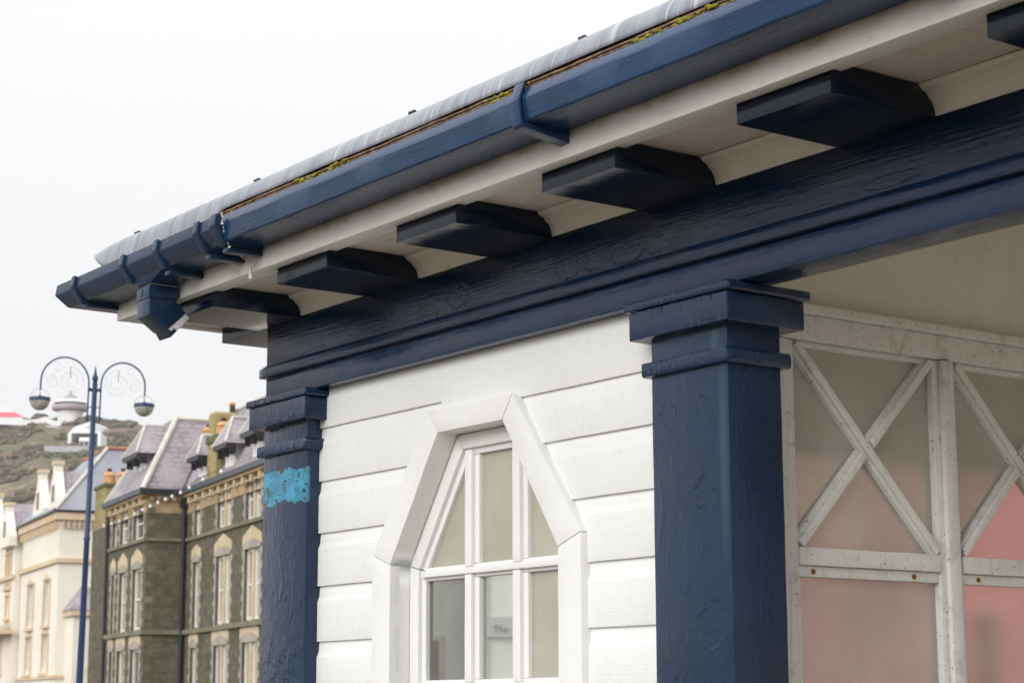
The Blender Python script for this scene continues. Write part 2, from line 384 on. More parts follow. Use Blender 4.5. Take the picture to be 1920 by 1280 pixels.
M_gut_new = plain('navy_gutter_plastic', (.0135, .031, .068), .24, (.016, .036, .077), 6, .0004, .42)
M_board = white_paint('white_weatherboard', (.83, .835, .82), 'X', .40, .09, (.45, .42, .34), streak=1.3, drips=.10)
M_case = white_paint('white_casing', (.82, .82, .805), '0', .36, .06, (.45, .42, .34), streak=.7)
M_fascia = white_paint('white_fascia', (.76, .755, .72), 'X', .45, .16, streak=1.2, stain=('Z', 2.690, 2.716, (.24, .20, .11), .85))
M_soffit = white_paint('cream_soffit', (.66, .61, .53), 'Y', .6, .35, (.2, .15, .1))
M_corn = white_paint('cream_cornice', (.74, .70, .62), 'X', .5, .25, (.3, .23, .15))
M_scr = white_paint('white_screen', (.80, .79, .765), '0', .42, .5, (.34, .28, .19), .6, drips=.3)
M_inner = white_paint('cream_inner_board', (.80, .77, .70), 'X', .5, .22, (.3, .24, .17), drips=.12)

# --- columns
def column(cx, mat, cap, yb=2.757, yf=Y0, w_=.1165):
    s = bar('column', rect(cx-w_, cx+w_, yf, yb), 0.0615, 2.40, 'Z', mat, shelter, r=.0035, step=.03, wob=.0007)
    for nm, ex, fy, z0, z1, ro in (('neck_moulding', .018, .016, 2.266, 2.297, .006), ('capital_block', .036, .030, 2.344, 2.4035, .003), ('abacus', .046, .036, 2.4045, 2.4235, .004)):
        bar(nm, rect(yf-fy, yb+ex, z0, z1), cx-w_-ex, cx+w_+ex, 'X', cap, s, r=ro, step=.02, wob=.0009, freq=16)
    bar('plinth', rect(yf-.03, yb+.03, 0.0615, .28), cx-w_-.03, cx+w_+.03, 'X', cap, s, r=.004)
    return s
column(-2.9845, M_col_r, M_cap); column(-4.6205, M_col_l, M_cap)
column(-1.555, M_cap, M_cap); column(.081, M_cap, M_cap)
column(-4.6205, M_cap, M_cap, 6.4, 6.256); column(.081, M_cap, M_cap, 6.4, 6.256)
# --- beam, moulding, frieze
bar('beam', rect(Y0, 2.703, 2.4245, 2.4835), XL, XR, 'X', M_nv_b, shelter, r=.003, step=.03, wob=.0008)
bar('moulding', [(2.5985, 2.484), (2.64, 2.484), (2.64, 2.521), (2.6128, 2.521), (2.6055, 2.513), (2.5985, 2.510)], XL-.0145, XR+.0145, 'X', M_nv_x, shelter, r=.003, step=.03, wob=.0008)
bar('frieze_board', rect(Y0+.0006, 2.645, 2.515, 2.640), XL, XR, 'X', M_nv_x, shelter, r=.003, step=.03, wob=.0009)
bar('beam', rect(XL+.001, XL+.09, 2.4245, 2.4835), 2.706, YB, 'Y', M_nv_y, shelter, step=.1)
bar('moulding', rect(XL-.0145, XL+.03, 2.484, 2.513), 2.642, YB, 'Y', M_nv_y, shelter, step=.1)
bar('frieze_board', rect(XL+.001, XL+.04, 2.515, 2.640), 2.648, YB, 'Y', M_nv_y, shelter, step=.1)
MB().box(XL+.094, XL+.112, 2.76, YB-.1, 2.430, 2.761).build('lining_board', M_inner, shelter)
MB().box(XL+.042, XR-.1, 2.651, 2.66, 2.50, 2.765).build('lining_board', M_inner, shelter)
MB().box(XL+.115, XR-.1, YB-.12, YB-.093, 2.430, 2.761).build('lining_board', M_inner, shelter)
bar('beam', rect(YB-.09, YB, 2.4245, 2.640), XL+.1, XR, 'X', M_nv_b, shelter, step=.2)
bar('beam', rect(XR-.09, XR-.001, 2.4245, 2.640), 2.706, YB-.1, 'Y', M_nv_y, shelter, step=.2)
# --- cornice, soffit, fascia
CP = [(2.640, 2.6415), (2.640, 2.680), (2.566, 2.680), (2.572, 2.672), (2.584, 2.668), (2.588, 2.662), (2.597, 2.655), (2.603, 2.645), (2.606, 2.635), (2.606, 2.629), (2.6115, 2.629), (2.6115, 2.6415)]
bar('cornice', CP, XL-.03, XR, 'X', M_corn, shelter, r=.0008, step=.05, wob=.0007, cham=False)
bar('cornice', [(XL-(2.613-y) if y < 2.6125 else XL+(y-2.613), z) for y, z in CP], 2.66, YB, 'Y', M_corn, shelter, r=.0008, step=.1, cham=False)
for xa, xb in ((-5.0, -4.31), (-4.308, -3.15), (-3.148, -2.06), (-2.058, -.9), (-.898, XR+.3)):
    bar('soffit', rect(2.36, 2.66, 2.681+random.uniform(0, .0012), 2.70), xa, xb, 'X', M_soffit, shelter, r=.0012, step=.06, wob=.0008)
bar('soffit', rect(-5.0, XL+.04, 2.681, 2.70), 2.662, YB, 'Y', M_soffit, shelter, r=.001, step=.1)
bar('fascia', [(2.308, 2.660), (2.341, 2.660), (2.343, 2.6665), (2.374, 2.6665), (2.376, 2.672), (2.376, 2.6805), (2.336, 2.6805), (2.336, 2.80), (2.308, 2.80)], -5.043, XR+.31, 'X', M_fascia, shelter, r=.0016, step=.03, wob=.0007, freq=7)
bar('fascia', [(-5.043, 2.6605), (-5.01, 2.6605), (-5.008, 2.667), (-4.976, 2.667), (-4.976, 2.6803), (-5.0005, 2.6803), (-5.0155, 2.80), (-5.043, 2.80)], 2.345, YB, 'Y', M_fascia, shelter, r=.0016, step=.08)
# --- brackets
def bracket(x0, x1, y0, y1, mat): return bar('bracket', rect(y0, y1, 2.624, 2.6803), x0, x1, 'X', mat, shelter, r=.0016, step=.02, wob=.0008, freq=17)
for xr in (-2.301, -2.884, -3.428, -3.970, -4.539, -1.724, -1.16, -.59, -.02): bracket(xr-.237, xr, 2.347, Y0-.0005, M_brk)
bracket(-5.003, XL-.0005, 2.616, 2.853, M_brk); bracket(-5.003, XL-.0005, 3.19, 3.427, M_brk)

# --- weatherboards of the end bay
def cas_c(z, side):      # centre line of the window casing
    if z > 2.275: h = None
    if z >= 1.955: h = .151+(2.275-z)/(2.275-1.955)*(.380-.151)
    else: h = .380
    return -3.7865 + side*max(h, .151)
def boards(z0, z1, x0, x1, endf=None, nm='weatherboard'):
    P = [(2.6495, z0), (2.6495, z1-.040), (2.6520, z1-.034), (2.6555, z1-.026), (2.658, z1+.006), (2.674, z1+.006), (2.674, z0+.003)]
    return bar(nm, P, x0, x1, 'X', M_board, shelter, r=.0018, step=.035, wob=.0006, freq=8, cham=False, endf=endf)
zs_l = [2.324, 2.183, 2.047, 1.9095, 1.7675, 1.628, 1.489, 1.35, 1.211, 1.072, .933, .794]
zs_r = [2.2945, 2.1795, 2.0445, 1.905, 1.765, 1.626, 1.487, 1.348, 1.209, 1.07, .931, .792]
mbp = MB()
for (x0, x1, zb) in ((-4.503, -3.90, 2.324), (-3.90, -3.105, 2.2945)):
    pass
bar('weatherboard', [(2.6495, 2.324), (2.6495, 2.432), (2.674, 2.432), (2.674, 2.327)], -4.503, -3.93, 'X', M_board, shelter, r=.0018, step=.035, wob=.0006, freq=8, cham=False)
bar('weatherboard', [(2.6495, 2.2945), (2.6495, 2.432), (2.674, 2.432), (2.674, 2.298)], -3.93, -3.104, 'X', M_board, shelter, r=.0018, step=.035, wob=.0006, freq=8, cham=False)
for zs, side in ((zs_l, -1), (zs_r, 1)):
    for za, zb in zip(zs, zs[1:]):
        if side < 0: boards(zb, za, 0, 1, lambda u, v: (-4.503, cas_c(v, -1)))
        else: boards(zb, za, 0, 1, lambda u, v: (cas_c(v, 1), -3.104))
nails = MB(); rs = random.Random(31)
for zs, xs in ((zs_l, (-4.47, -4.30)), (zs_r, (-3.27, -3.135))):
    for z in zs[:7]:
        for x in xs:
            p = Vector((x+rs.uniform(-.012, .012), 2.6494, z+.026+rs.uniform(-.005, .007)))
            if not -3.42 < p.x < -3.30 or z > 1.98: nails.add([p+Vector((v.x, v.y*.35, v.z))*.0032 for v in IV], IF)
nl = nails.build('nail_heads', M_board, shelter, smooth=60); nl['kind'] = 'stuff'
MB().box(-4.503, -4.16, 2.676, 2.69, .3, 2.43).box(-3.41, -3.104, 2.676, 2.69, .3, 2.43).box(-4.16, -3.41, 2.676, 2.69, 2.30, 2.43).build('wall_lining', M_inner, shelter)
# --- gothic window
WC = -3.7865
def poly_bar(name, pts, y0, y1, mat, parent, bevel=.003, wob=.0006): return MB().prism(pts, y0, y1).build(name, mat, parent, bevel=bevel, seg=2, cuts=.035, wob=wob, freq=13)
def S_(pts): return [(2*WC-x, z) for x, z in reversed(pts)]
# reveal lining is the window's own mesh
OI = [(-.3385, 1.0), (-.3385, 1.942), (-.1315, 2.246), (.1315, 2.246), (.3385, 1.942), (.3385, 1.0)]
mb = MB(); inn = [(WC+x, z) for x, z in OI]; outr = [(WC+x*1.03, z+(.012 if z > 2 else 0)) for x, z in OI]
for i in range(5):
    a, b, c_, d_ = inn[i], inn[i+1], outr[i+1], outr[i]
    mb.prism([a, b, c_, d_], 2.636, 2.706)
win = mb.build('window', M_case, shelter, bevel=.0015, cuts=.05, wob=.0005)
win['label'] = 'white six-light window with a canted gothic head'
oT, iT, oS, iS = .1705, .1315, .4205, .3385
zoT, ziT, zoS, ziS = 2.3025, 2.246, 1.970, 1.942
Lc = [[(WC-oS, 1.0), (WC-iS, 1.0), (WC-iS, ziS), (WC-oS, zoS)], [(WC-oS, zoS+.0015), (WC-iS, ziS+.0015), (WC-iT-.001, ziT), (WC-oT-.001, zoT)]]
for p in Lc: poly_bar('casing', p, 2.6305, 2.662, M_case, win); poly_bar('casing', S_(p), 2.6305, 2.662, M_case, win)
poly_bar('casing', [(WC-oT, zoT), (WC-iT, ziT), (WC+iT, ziT), (WC+oT, zoT)], 2.630, 2.662, M_case, win)
# sash: outer frame then glazing bars, each a flat bar with a narrower nosing in front
sxo, sxi = .3370, .2905
def sash_piece(name, pts, nose):
    o = poly_bar(name, pts, 2.700, 2.722, M_case, win, .002, .0004)
    poly_bar('bead', nose, 2.6885, 2.7005, M_case, win, .0025, .0004); return o
for sg in (1, -1):
    f_ = (lambda q: q) if sg == 1 else S_
    sash_piece('stile', f_([(WC-sxo, 1.0), (WC-sxi+.008, 1.0), (WC-sxi+.008, 1.925), (WC-sxo, 1.940)]), f_([(WC-sxo, 1.0), (WC-sxi-.008, 1.0), (WC-sxi-.008, 1.930), (WC-sxo, 1.940)]))
    sash_piece('diagonal_rail', f_([(WC-sxo, 1.9415), (WC-.280, 1.926), (WC-.098, 2.193), (WC-.131, 2.243)]), f_([(WC-sxo, 1.9415), (WC-.296, 1.932), (WC-.110, 2.207), (WC-.131, 2.243)]))
sash_piece('rail', [(WC-.1300, 2.2435), (WC-.097, 2.1935), (WC+.097, 2.1935), (WC+.1300, 2.2435)], [(WC-.1300, 2.2435), (WC-.109, 2.208), (WC+.109, 2.208), (WC+.1300, 2.2435)])
for z0, z1 in ((1.902, 1.934), (1.634, 1.664)): sash_piece('muntin', rect(WC-sxi+.009, WC+sxi-.009, z0, z1), rect(WC-sxi+.002, WC+sxi-.002, z0+.008, z1-.008))
for xm in (-3.873, -3.680):
    for z0, z1 in ((1.9345, 2.1928), (1.6645, 1.9015), (1.05, 1.6335)): sash_piece('muntin', rect(xm-.0305, xm+.0305, z0, z1), rect(xm-.014, xm+.014, z0-.008, z1+.012 if z1 > 2 else z1+.007))
G_up = dirty_glass('obscured_glass', (.66, .645, .53), .95, .3, refl=.045, specks=.35)
G_l1 = dirty_glass('hazed_glass_dark', (.22, .215, .20), .62, .10, grad=('X', -4.07, -3.90, .80, 1.1), specks=.6)
G_l2 = dirty_glass('hazed_glass_clear', (.55, .55, .52), .26, .006, specks=.5, ior=1.02)
G_l3 = dirty_glass('hazed_glass_pale', (.68, .65, .55), .90, .10, specks=.5)
def pane_xz(pts, mat): return MB().prism(pts, 2.7115, 2.7150).build('pane', mat, win, smooth=None)
pane_xz([(-4.078, 1.9345), (-3.9045, 1.9345), (-3.9045, 2.188)], G_up)
pane_xz([(-3.8415, 1.9345), (-3.711, 1.9345), (-3.711, 2.193), (-3.8415, 2.193)], G_up)
pane_xz([(-3.6485, 1.9345), (-3.495, 1.9345), (-3.6485, 2.160)], G_up)
for x0, x1, g in ((-4.07, -3.9045, G_l1), (-3.8415, -3.711, G_l2), (-3.6485, -3.50, G_l3)):
    pane_xz(rect(x0, x1, 1.6645, 1.9015), g); pane_xz(rect(x0, x1, 1.05, 1.6335), g)

# --- glazed screen inside, at right angles to the front
SX = -2.95
scr = MB().prism(rect(2.80, 6.2, .45, .62), SX-.04, SX, 'X').build('glazed_screen', M_scr, shelter, bevel=.003)
scr['label'] = 'grimy white timber screen with diagonal glazing bars'
def sbar(name, pts, x0=SX-.036, x1=SX, nose=None):
    o = MB().prism(pts, x0, x1, 'X').build(name, M_scr, scr, bevel=.004, seg=2, cuts=.03, wob=.0008, freq=14)
    return o
sbar('stile', rect(2.79, 2.872, .62, 2.352)); sbar('stile', rect(2.79, 2.845, .625, 2.35), SX, SX+.012)
BY = [(2.872, 3.2945), (3.3655, 3.788), (3.859, 4.282), (4.353, 4.776), (4.847, 5.27)]
for a, b in BY[:-1]:
    sbar('mullion', [(b, .62), (b+.071, .62), (b+.071, 2.352), (b, 2.352)])
    MB().prism([(b+.016, .66), (b+.055, .66), (b+.055, 2.352), (b+.016, 2.352)], SX+.0005, SX+.014, 'X').build('mullion', M_scr, scr, bevel=.005, seg=2, cuts=.03, wob=.0008)
sbar('rail', rect(2.79, 6.2, 2.3535, 2.408), SX-.036, SX+.008)
sbar('rail', rect(2.79, 6.2, 2.4085, 2.428), SX-.036, SX+.024)
for a, b in BY:
    sbar('rail', rect(a+.0005, b-.0005, 1.884, 1.921), SX-.036, SX+.006); sbar('glazing_bead', rect(a+.0005, b-.0005, 1.861, 1.8835), SX-.03, SX-.004)
    sbar('glazing_bead', rect(a+.0005, b-.0005, 2.340, 2.3530), SX-.03, SX-.006)
    sbar('glazing_bead', rect(a+.0005, a+.012, .625, 1.8605), SX-.03, SX-.008)
    c_ = ((a+b)/2, 2.1365); hw = .0155
    def diag(p, q, x0, x1, hw=hw, nm='diagonal_bar'):
        P, Q = Vector(p), Vector(q); d = (Q-P).normalized(); nn = Vector((-d.y, d.x))*hw
        sbar(nm, [tuple(P+nn), tuple(P-nn), tuple(Q-nn), tuple(Q+nn)], x0, x1)
    k = .018
    diag((a+k*.3, 2.352-k*.3), (b-k*.3, 1.921+k*.3), SX-.034, SX-.004); diag((a+k*.3, 2.352-k*.3), (b-k*.3, 1.921+k*.3), SX-.0035, SX+.006, .009, 'glazing_bead')
    dv = Vector((b-a, 2.352-1.921)).normalized()
    c1 = Vector(c_)-dv*.017; c2 = Vector(c_)+dv*.017
    for p, q in (((a+k*.3, 1.921+k*.3), c1), (c2, (b-k*.3, 2.352-k*.3))):
        diag(p, q, SX-.0335, SX-.0045); diag(p, q, SX-.004, SX+.0055, .009, 'glazing_bead')
GS_t = dirty_glass('screen_glass_dull', (.74, .74, .68), .48, .22, tint=(.88, .91, .88), refl=.05, specks=.55, ior=1.10, blur=True)
GS_b = dirty_glass('screen_glass_hazed', (.70, .66, .60), .50, .24, tint=(.95, .94, .93), refl=.05, specks=.5, ior=1.10, blur=True)
GS_c = dirty_glass('screen_glass_clearer', (.66, .58, .55), .20, .17, tint=(.95, .93, .92), refl=.05, specks=.5, ior=1.09, blur=True)
for i, (a, b) in enumerate(BY):
    c_ = ((a+b)/2, 2.1365); gx = (SX-.022, SX-.018)
    g = 0
    for tri, m_ in (([(a, 2.352), (b, 2.352), c_], GS_t), ([(a, 1.921), (a, 2.352), c_], GS_t), ([(b, 2.352), (b, 1.921), c_], GS_t), ([(b, 1.921), (a, 1.921), c_], GS_b if i == 0 else GS_c), (rect(a, b, .62, 1.8605), GS_b if i == 0 else GS_c)):
        MB().prism(tri, *gx, axis='X').build('pane', m_, scr, smooth=None)
# boarding over the screen, ceiling
bar('partition_board', rect(SX-.03, SX-.004, 2.4285, 2.76), 2.71, YB-.1, 'Y', M_inner, shelter, r=.001, step=.06, wob=.0008, freq=6)
MB().box(XL+.05, XR-.05, 2.66, YB-.05, 2.762, 2.78).build('ceiling', M_inner, shelter)
MB().box(SX-.03, XR-.1, 4.55, 4.59, 0.0615, 2.761).build('spine_wall', M_inner, shelter)
MB().box(XL-.1, XR+.1, 2.5, YB+.1, .002, .06).build('bounce_floor_slab', plain('pale_bounce_floor', (.42, .39, .34), .8, (.48, .45, .40), 3, .002), shelter, bevel=.01)  # unseen pale slab, added to bounce light up into the interior
# rust stains below the screen rail
M_rust = plain('rust', (.20, .075, .012), .8, (.30, .13, .03), 60)
for y in (2.915, 3.215, 3.42):
    MB().lathe([(0, 0), (.004, .001), (.006, .004), (.0055, .006), (0, .006)], (0, 0, 0), 8).build('rust_spot', M_rust, scr, fn=lambda p, y=y: (SX-.0045+p.z*.3, y+p.x*1.2, 1.872+p.y))

# --- roof: low hipped slope, rolled eaves sheet, slate edges
M_slate = plain('roof_felt', (.10, .10, .11), .8, (.16, .16, .17), 3, .002)
hz, hr = 2.853, 1.75
MB().add([(-4.97, 2.30, hz), (XR+.35, 2.30, hz), (XR+.35, 6.75, hz), (-4.97, 6.75, hz), (-3.2, 4.5, 3.62), (-1.6, 4.5, 3.62)], [(0, 1, 5, 4), (1, 2, 5), (2, 3, 4, 5), (3, 0, 4), (3, 2, 1, 0)]).build('roof', M_slate, shelter, smooth=None)
t = NT('weathered_sheet'); st = t.noise(1, 2, .5, t.vec((26, 1.2, 1.2))); st2 = t.noise(1, 3, .6, t.vec((85, 2, 2)))
c = t.mix(t.ramp(st, .35, .62), (.20, .21, .245), (.265, .275, .31)); c = t.mix(t.ramp(st2, .58, .68, 0, .85), c, (.46, .48, .52))
M_sheet = t.done(t.bsdf(c, .42, t.bump(st, .003, .6), spec=.5))
mb = MB(); prof = []
for k in range(11):          # from the gutter up over the roll and on to the slope
    a = R(4+9.0*k); prof.append((2.268-.063*math.cos(a), 2.793+.066*math.sin(a), k/10))
prof += [(2.292, 2.8625, 1.15), (2.318, 2.866, 1.3), (2.338, 2.868, 1.42), (2.352, 2.869, 1.5)]
NX = 150; x_r = XR+.33
for i in range(NX+1):
    for (y, z, f_) in prof:
        xl = -4.950-.150*min(1.5, f_)**.9; q_ = i/NX; x = xl+(x_r-xl)*q_**1.5
        e_ = max(0, 1-(x-xl)/.20); zz = z - .016*e_*e_*min(1, f_) + .0018*noise.noise(Vector((x*3.1, 0, z*5))) + .0012*math.sin(x*48)*f_*(1-f_)
        if f_ > 1: zz -= (z-2.860 + .30*(f_-1)**1.5*.62)*e_**.6       # the free end curls over
        if f_ < .35: zz -= .030*(1-f_/.35)*max(0, min(1, (-4.24-x)/.05))*max(0, min(1, (x+4.955)/.06))     # tucked into the newer gutter
        mb.v.append((x, y, zz))
n_ = len(prof)
mb.f = [(i*n_+j, (i+1)*n_+j, (i+1)*n_+j+1, i*n_+j+1) for i in range(NX) for j in range(n_-1)]
sheet = mb.build('roof_sheet', M_sheet, shelter, smooth=60)
if sum(p.normal.z for p in sheet.data.polygons) < 0: sheet.data.flip_normals()
so = sheet.modifiers.new('thick', 'SOLIDIFY'); so.thickness = .004; so.offset = -1
sheet.data.materials.append(plain('brown_underside', (.05, .036, .027), .9)); so.material_offset = 1; so.material_offset_rim = 1
M_brown = plain('slate_edge', (.11, .065, .04), .85, (.26, .17, .115), 60, .001)
for k, (zz, yy) in enumerate(((2.7775, 2.212), (2.7835, 2.2095), (2.7893, 2.207))):
    bar('slate_edge', rect(yy, yy+.05, zz, zz+.0046), -4.245, XR+.3, 'X', M_brown, shelter, r=.001, step=.018, wob=.0017, freq=19, cham=False)
M_moss = plain('moss', (.16, .15, .015), .95, (.30, .27, .03), 40, .004)
mb = MB(); rs = random.Random(5)
for k in range(900):
    x = rs.uniform(-4.2, .3)
    if noise.noise(Vector((x*3.0, 2.2, 0))) < -.05: continue
    p = Vector((x, 2.208+rs.uniform(-.003, .003), 2.787+rs.uniform(-.008, .005))); s_ = rs.uniform(.0018, .0052)
    mb.add([p+Vector((v.x*1.9, v.y, v.z))*s_ for v in IV], IF)
ms = mb.build('moss', M_moss, shelter, smooth=60); ms['kind'] = 'stuff'
M_bolt = plain('bolt', (.02, .02, .022), .5)
for x in (-4.82, -4.155, -3.465, -2.868, -2.2, -1.5):
    MB().lathe([(0, -.012), (.008, -.012), (.013, 0), (.013, .003), (.006, .004), (.005, .008), (0, .008)], (x, 2.262, 2.860), 10).build('roof_bolt', M_bolt, shelter, smooth=30)

# --- gutter
def gsec(P, c): return [((c-o), z) for o, z in P]
OLD = [(.003, 2.765), (.003, 2.7125), (.104, 2.7125), (.108, 2.716), (.116, 2.756), (.1145, 2.762), (.105, 2.7800), (.099, 2.7800), (.108, 2.758), (.101, 2.7185), (.009, 2.7185), (.009, 2.765)]
NEW = [(.003, 2.752), (.003, 2.7025), (.099, 2.7025), (.103, 2.7045), (.1290, 2.737), (.1300, 2.7405), (.1265, 2.7675), (.1205, 2.7675), (.124, 2.739), (.098, 2.7085), (.009, 2.7085), (.009, 2.752)]
def sag(p):      # the newer length drops gently towards the corner
    f_ = max(0, min(1, (p.x+5.17)/.93)); return (p.x, p.y, p.z+.008*f_)
gut = bar('gutter', gsec(OLD, 2.308), -4.262, XR+.40, 'X', M_gut_old, shelter, r=0, step=.05, wob=.0009, freq=5, cham=False, smooth=25)
gut['label'] = 'older thickly painted navy gutter'
YC = 2.308
def mitre(u, v): o_ = YC-u; return (-5.043-o_, -4.236)
gn = bar('gutter', gsec(NEW, 2.308), 0, 1, 'X', M_gut_new, shelter, r=0, step=.05, wob=.0003, cham=False, endf=mitre, fn=sag, smooth=25)
gn['label'] = 'newer moulded navy gutter turning the corner'
bar('gutter', [(-5.043-o_, z) for o_, z in NEW], 0, 1, 'Y', M_gut_new, shelter, r=0, step=.2, wob=0, cham=False, endf=lambda u, v: (2.308-(-5.043-u), YB), smooth=25)
def clip(x0, x1, P, grow, parent, mat, fn=None):
    outer = []
    for o_, z in P[:7]: outer.append((o_, z))
    ctr = Vector((.05, 2.74)); pts = []
    A = [Vector(p) for p in P[1:7]]
    for p in A: d = (p-ctr); pts.append(p+Vector((grow if p.x > .05 else 0, (-grow if p.y < 2.73 else grow*.6))))
    poly = [(2.308-p.x, p.y) for p in pts] + [(2.308-p.x, p.y) for p in reversed([q+(ctr-q)*.12 for q in A])]
    return bar('gutter_clip', poly, x0, x1, 'X', mat, parent, r=.0012, step=.01, wob=.0002, cham=True, fn=fn, smooth=40)
for xc, w_ in ((-5.045, .024), (-4.735, .024), (-4.535, .024), (-4.312, .026), (-4.222, .034)):
    clip(xc-w_/2, xc+w_/2, NEW, .0065, gn, M_gut_new, sag)
# arm of each clip under the gutter to the fascia
for xc in (-5.045, -4.535, -4.312, -4.222): MB().box(xc-.014, xc+.014, 2.21, 2.3075, 2.689, 2.702).build('clip_arm', M_gut_new, gn, bevel=.003)
clp = MB().prism([(2.308, 2.686), (2.308, 2.727), (2.25, 2.7115), (2.206, 2.7115), (2.1955, 2.713), (2.190, 2.752), (2.199, 2.786), (2.206, 2.789), (2.206, 2.793), (2.197, 2.792), (2.183, 2.754), (2.1895, 2.706), (2.197, 2.7015)], -3.006, -2.976, 'X').build('gutter_clip', M_gut_old, gut, bevel=.003, cuts=.02, wob=.0006)
MB().prism([(2.308, 2.686), (2.308, 2.727), (2.25, 2.7115), (2.206, 2.7115), (2.1955, 2.713), (2.190, 2.752), (2.199, 2.786), (2.206, 2.789), (2.206, 2.793), (2.197, 2.792), (2.183, 2.754), (2.1895, 2.706), (2.197, 2.7015)], -1.99, -1.96, 'X').build('gutter_clip', M_gut_old, gut, bevel=.003)
# white sealant squeezed from the joint, and a dried string of it
M_seal = plain('sealant', (.72, .70, .66), .5, (.6, .58, .54), 40)
mb = MB(); rs = random.Random(11)
for (o_, z) in [(.125-.028*k/9 if k > 3 else .118, 2.778-.0085*k) for k in range(10)]:
    for q in range(3): p = Vector((-4.206+rs.uniform(-.003, .003), 2.308-o_+rs.uniform(-.002, .002), z+rs.uniform(-.003, .003))); s_ = rs.uniform(.0018, .004); mb.add([p+v*s_ for v in IV], IF)
mb.build('sealant', M_seal, gut, smooth=60)
MB().tube([(-4.262, 2.262, 2.706), (-4.262, 2.275, 2.696), (-4.252, 2.288, 2.684), (-4.243, 2.291, 2.676), (-4.241, 2.291, 2.668), (-4.240, 2.291, 2.655), (-4.238, 2.291, 2.642), (-4.238, 2.291, 2.636)], [.0016, .0018, .0016, .0018, .003, .0042, .0055, .0058], 7).build('sealant_string', M_seal, gut, smooth=60)
# --- outlet and broken downpipe
po = MB().prism([(-4.742, 2.706), (-4.652, 2.706), (-4.668, 2.690), (-4.732, 2.690)], 2.216, 2.300).build('gutter_outlet', M_gut_new, gn, bevel=.002)
MB().add([(-4.735, 2.205, 2.712), (-4.545, 2.205, 2.712), (-4.545, 2.302, 2.712), (-4.735, 2.302, 2.712), (-4.722, 2.216, 2.690), (-4.640, 2.216, 2.690), (-4.640, 2.298, 2.690), (-4.722, 2.298, 2.690)], [(0, 3, 2, 1), (4, 5, 6, 7), (0, 1, 5, 4), (1, 2, 6, 5), (2, 3, 7, 6), (3, 0, 4, 7)]).build('gutter_outlet', M_gut_new, gn, bevel=.003)
PX0, PX1 = -4.724, -4.652
pipe = MB().prism([(2.2185, 2.6885), (2.2975, 2.6885), (2.2975, 2.648), (2.325, 2.622), (2.270, 2.570), (2.2185, 2.606)], PX0, PX1, 'X').build('downpipe', M_gut_new, shelter, bevel=.004, seg=2)
pipe['label'] = 'short navy downpipe elbow with a broken white end'
MB().box(PX0-.0025, PX1+.0025, 2.2160, 2.2998, 2.6515, 2.6845).build('pipe_collar', M_gut_new, pipe, bevel=.003)
MB().box(PX0+.012, PX0+.036, 2.2148, 2.2165, 2.660, 2.679).build('pipe_tab', M_gut_new, pipe, bevel=.0008)
MB().box(PX0+.002, PX1-.002, 2.222, 2.297, 2.6850, 2.6912).build('sealant', M_seal, pipe, bevel=.002)
t = NT('bare_plastic'); mk = t.ramp(t.math('ADD', t.xyz()['Z'], t.math('MULTIPLY', t.math('SUBTRACT', t.noise(80, 4, .65), .5), .05)), 2.574, 2.577)
M_bare = t.done(t.bsdf(t.mix(mk, (.018, .030, .055), (.78, .77, .80)), .4))
MB().prism([(2.3245, 2.621), (2.337, 2.6095), (2.284, 2.5525), (2.2715, 2.571)], PX0+.003, PX1-.003, 'X').build('pipe_end', M_bare, pipe, bevel=.002)

# ================================================================== twin-armed street lamp
LMP = at(-8.645, 40, 0)
lamp = empty('street_lamp', LMP, 'tall navy twin-armed street lamp with scrolled ironwork and glass bowls', 'street lamp')
M_lp = plain('lamp_navy', (.016, .036, .098), .35, (.02, .042, .11), 3)
ax = at(1, 0, 0).normalized()*.90 + at(0, 1, 0).normalized()*.43; ax = Vector((ax.x, ax.y, 0)).normalized()
lean = at(.0165, 0, 0)            # the post stands a touch off plumb
def LP(u, z): return LMP + ax*u + Vector((lean.x*z, lean.y*z, z))
MB().tube([LP(0, 0), LP(0, 1.1), LP(0, 1.15), LP(0, 4.9), LP(0, 4.95), LP(0, 5.0), LP(0, 8.05), LP(0, 8.12), LP(0, 8.13)], [.13, .12, .075, .056, .072, .054, .052, .052, .04], 14).build('post', M_lp, lamp, smooth=40)
MB().lathe([(.0, 0), (.04, 0), (.045, .03), (.06, .07), (.062, .11), (.05, .15), (.028, .17), (.036, .185), (.024, .22), (.01, .33), (0, .36)], LP(0, 8.12), 14).build('finial', M_lp, lamp, smooth=50)
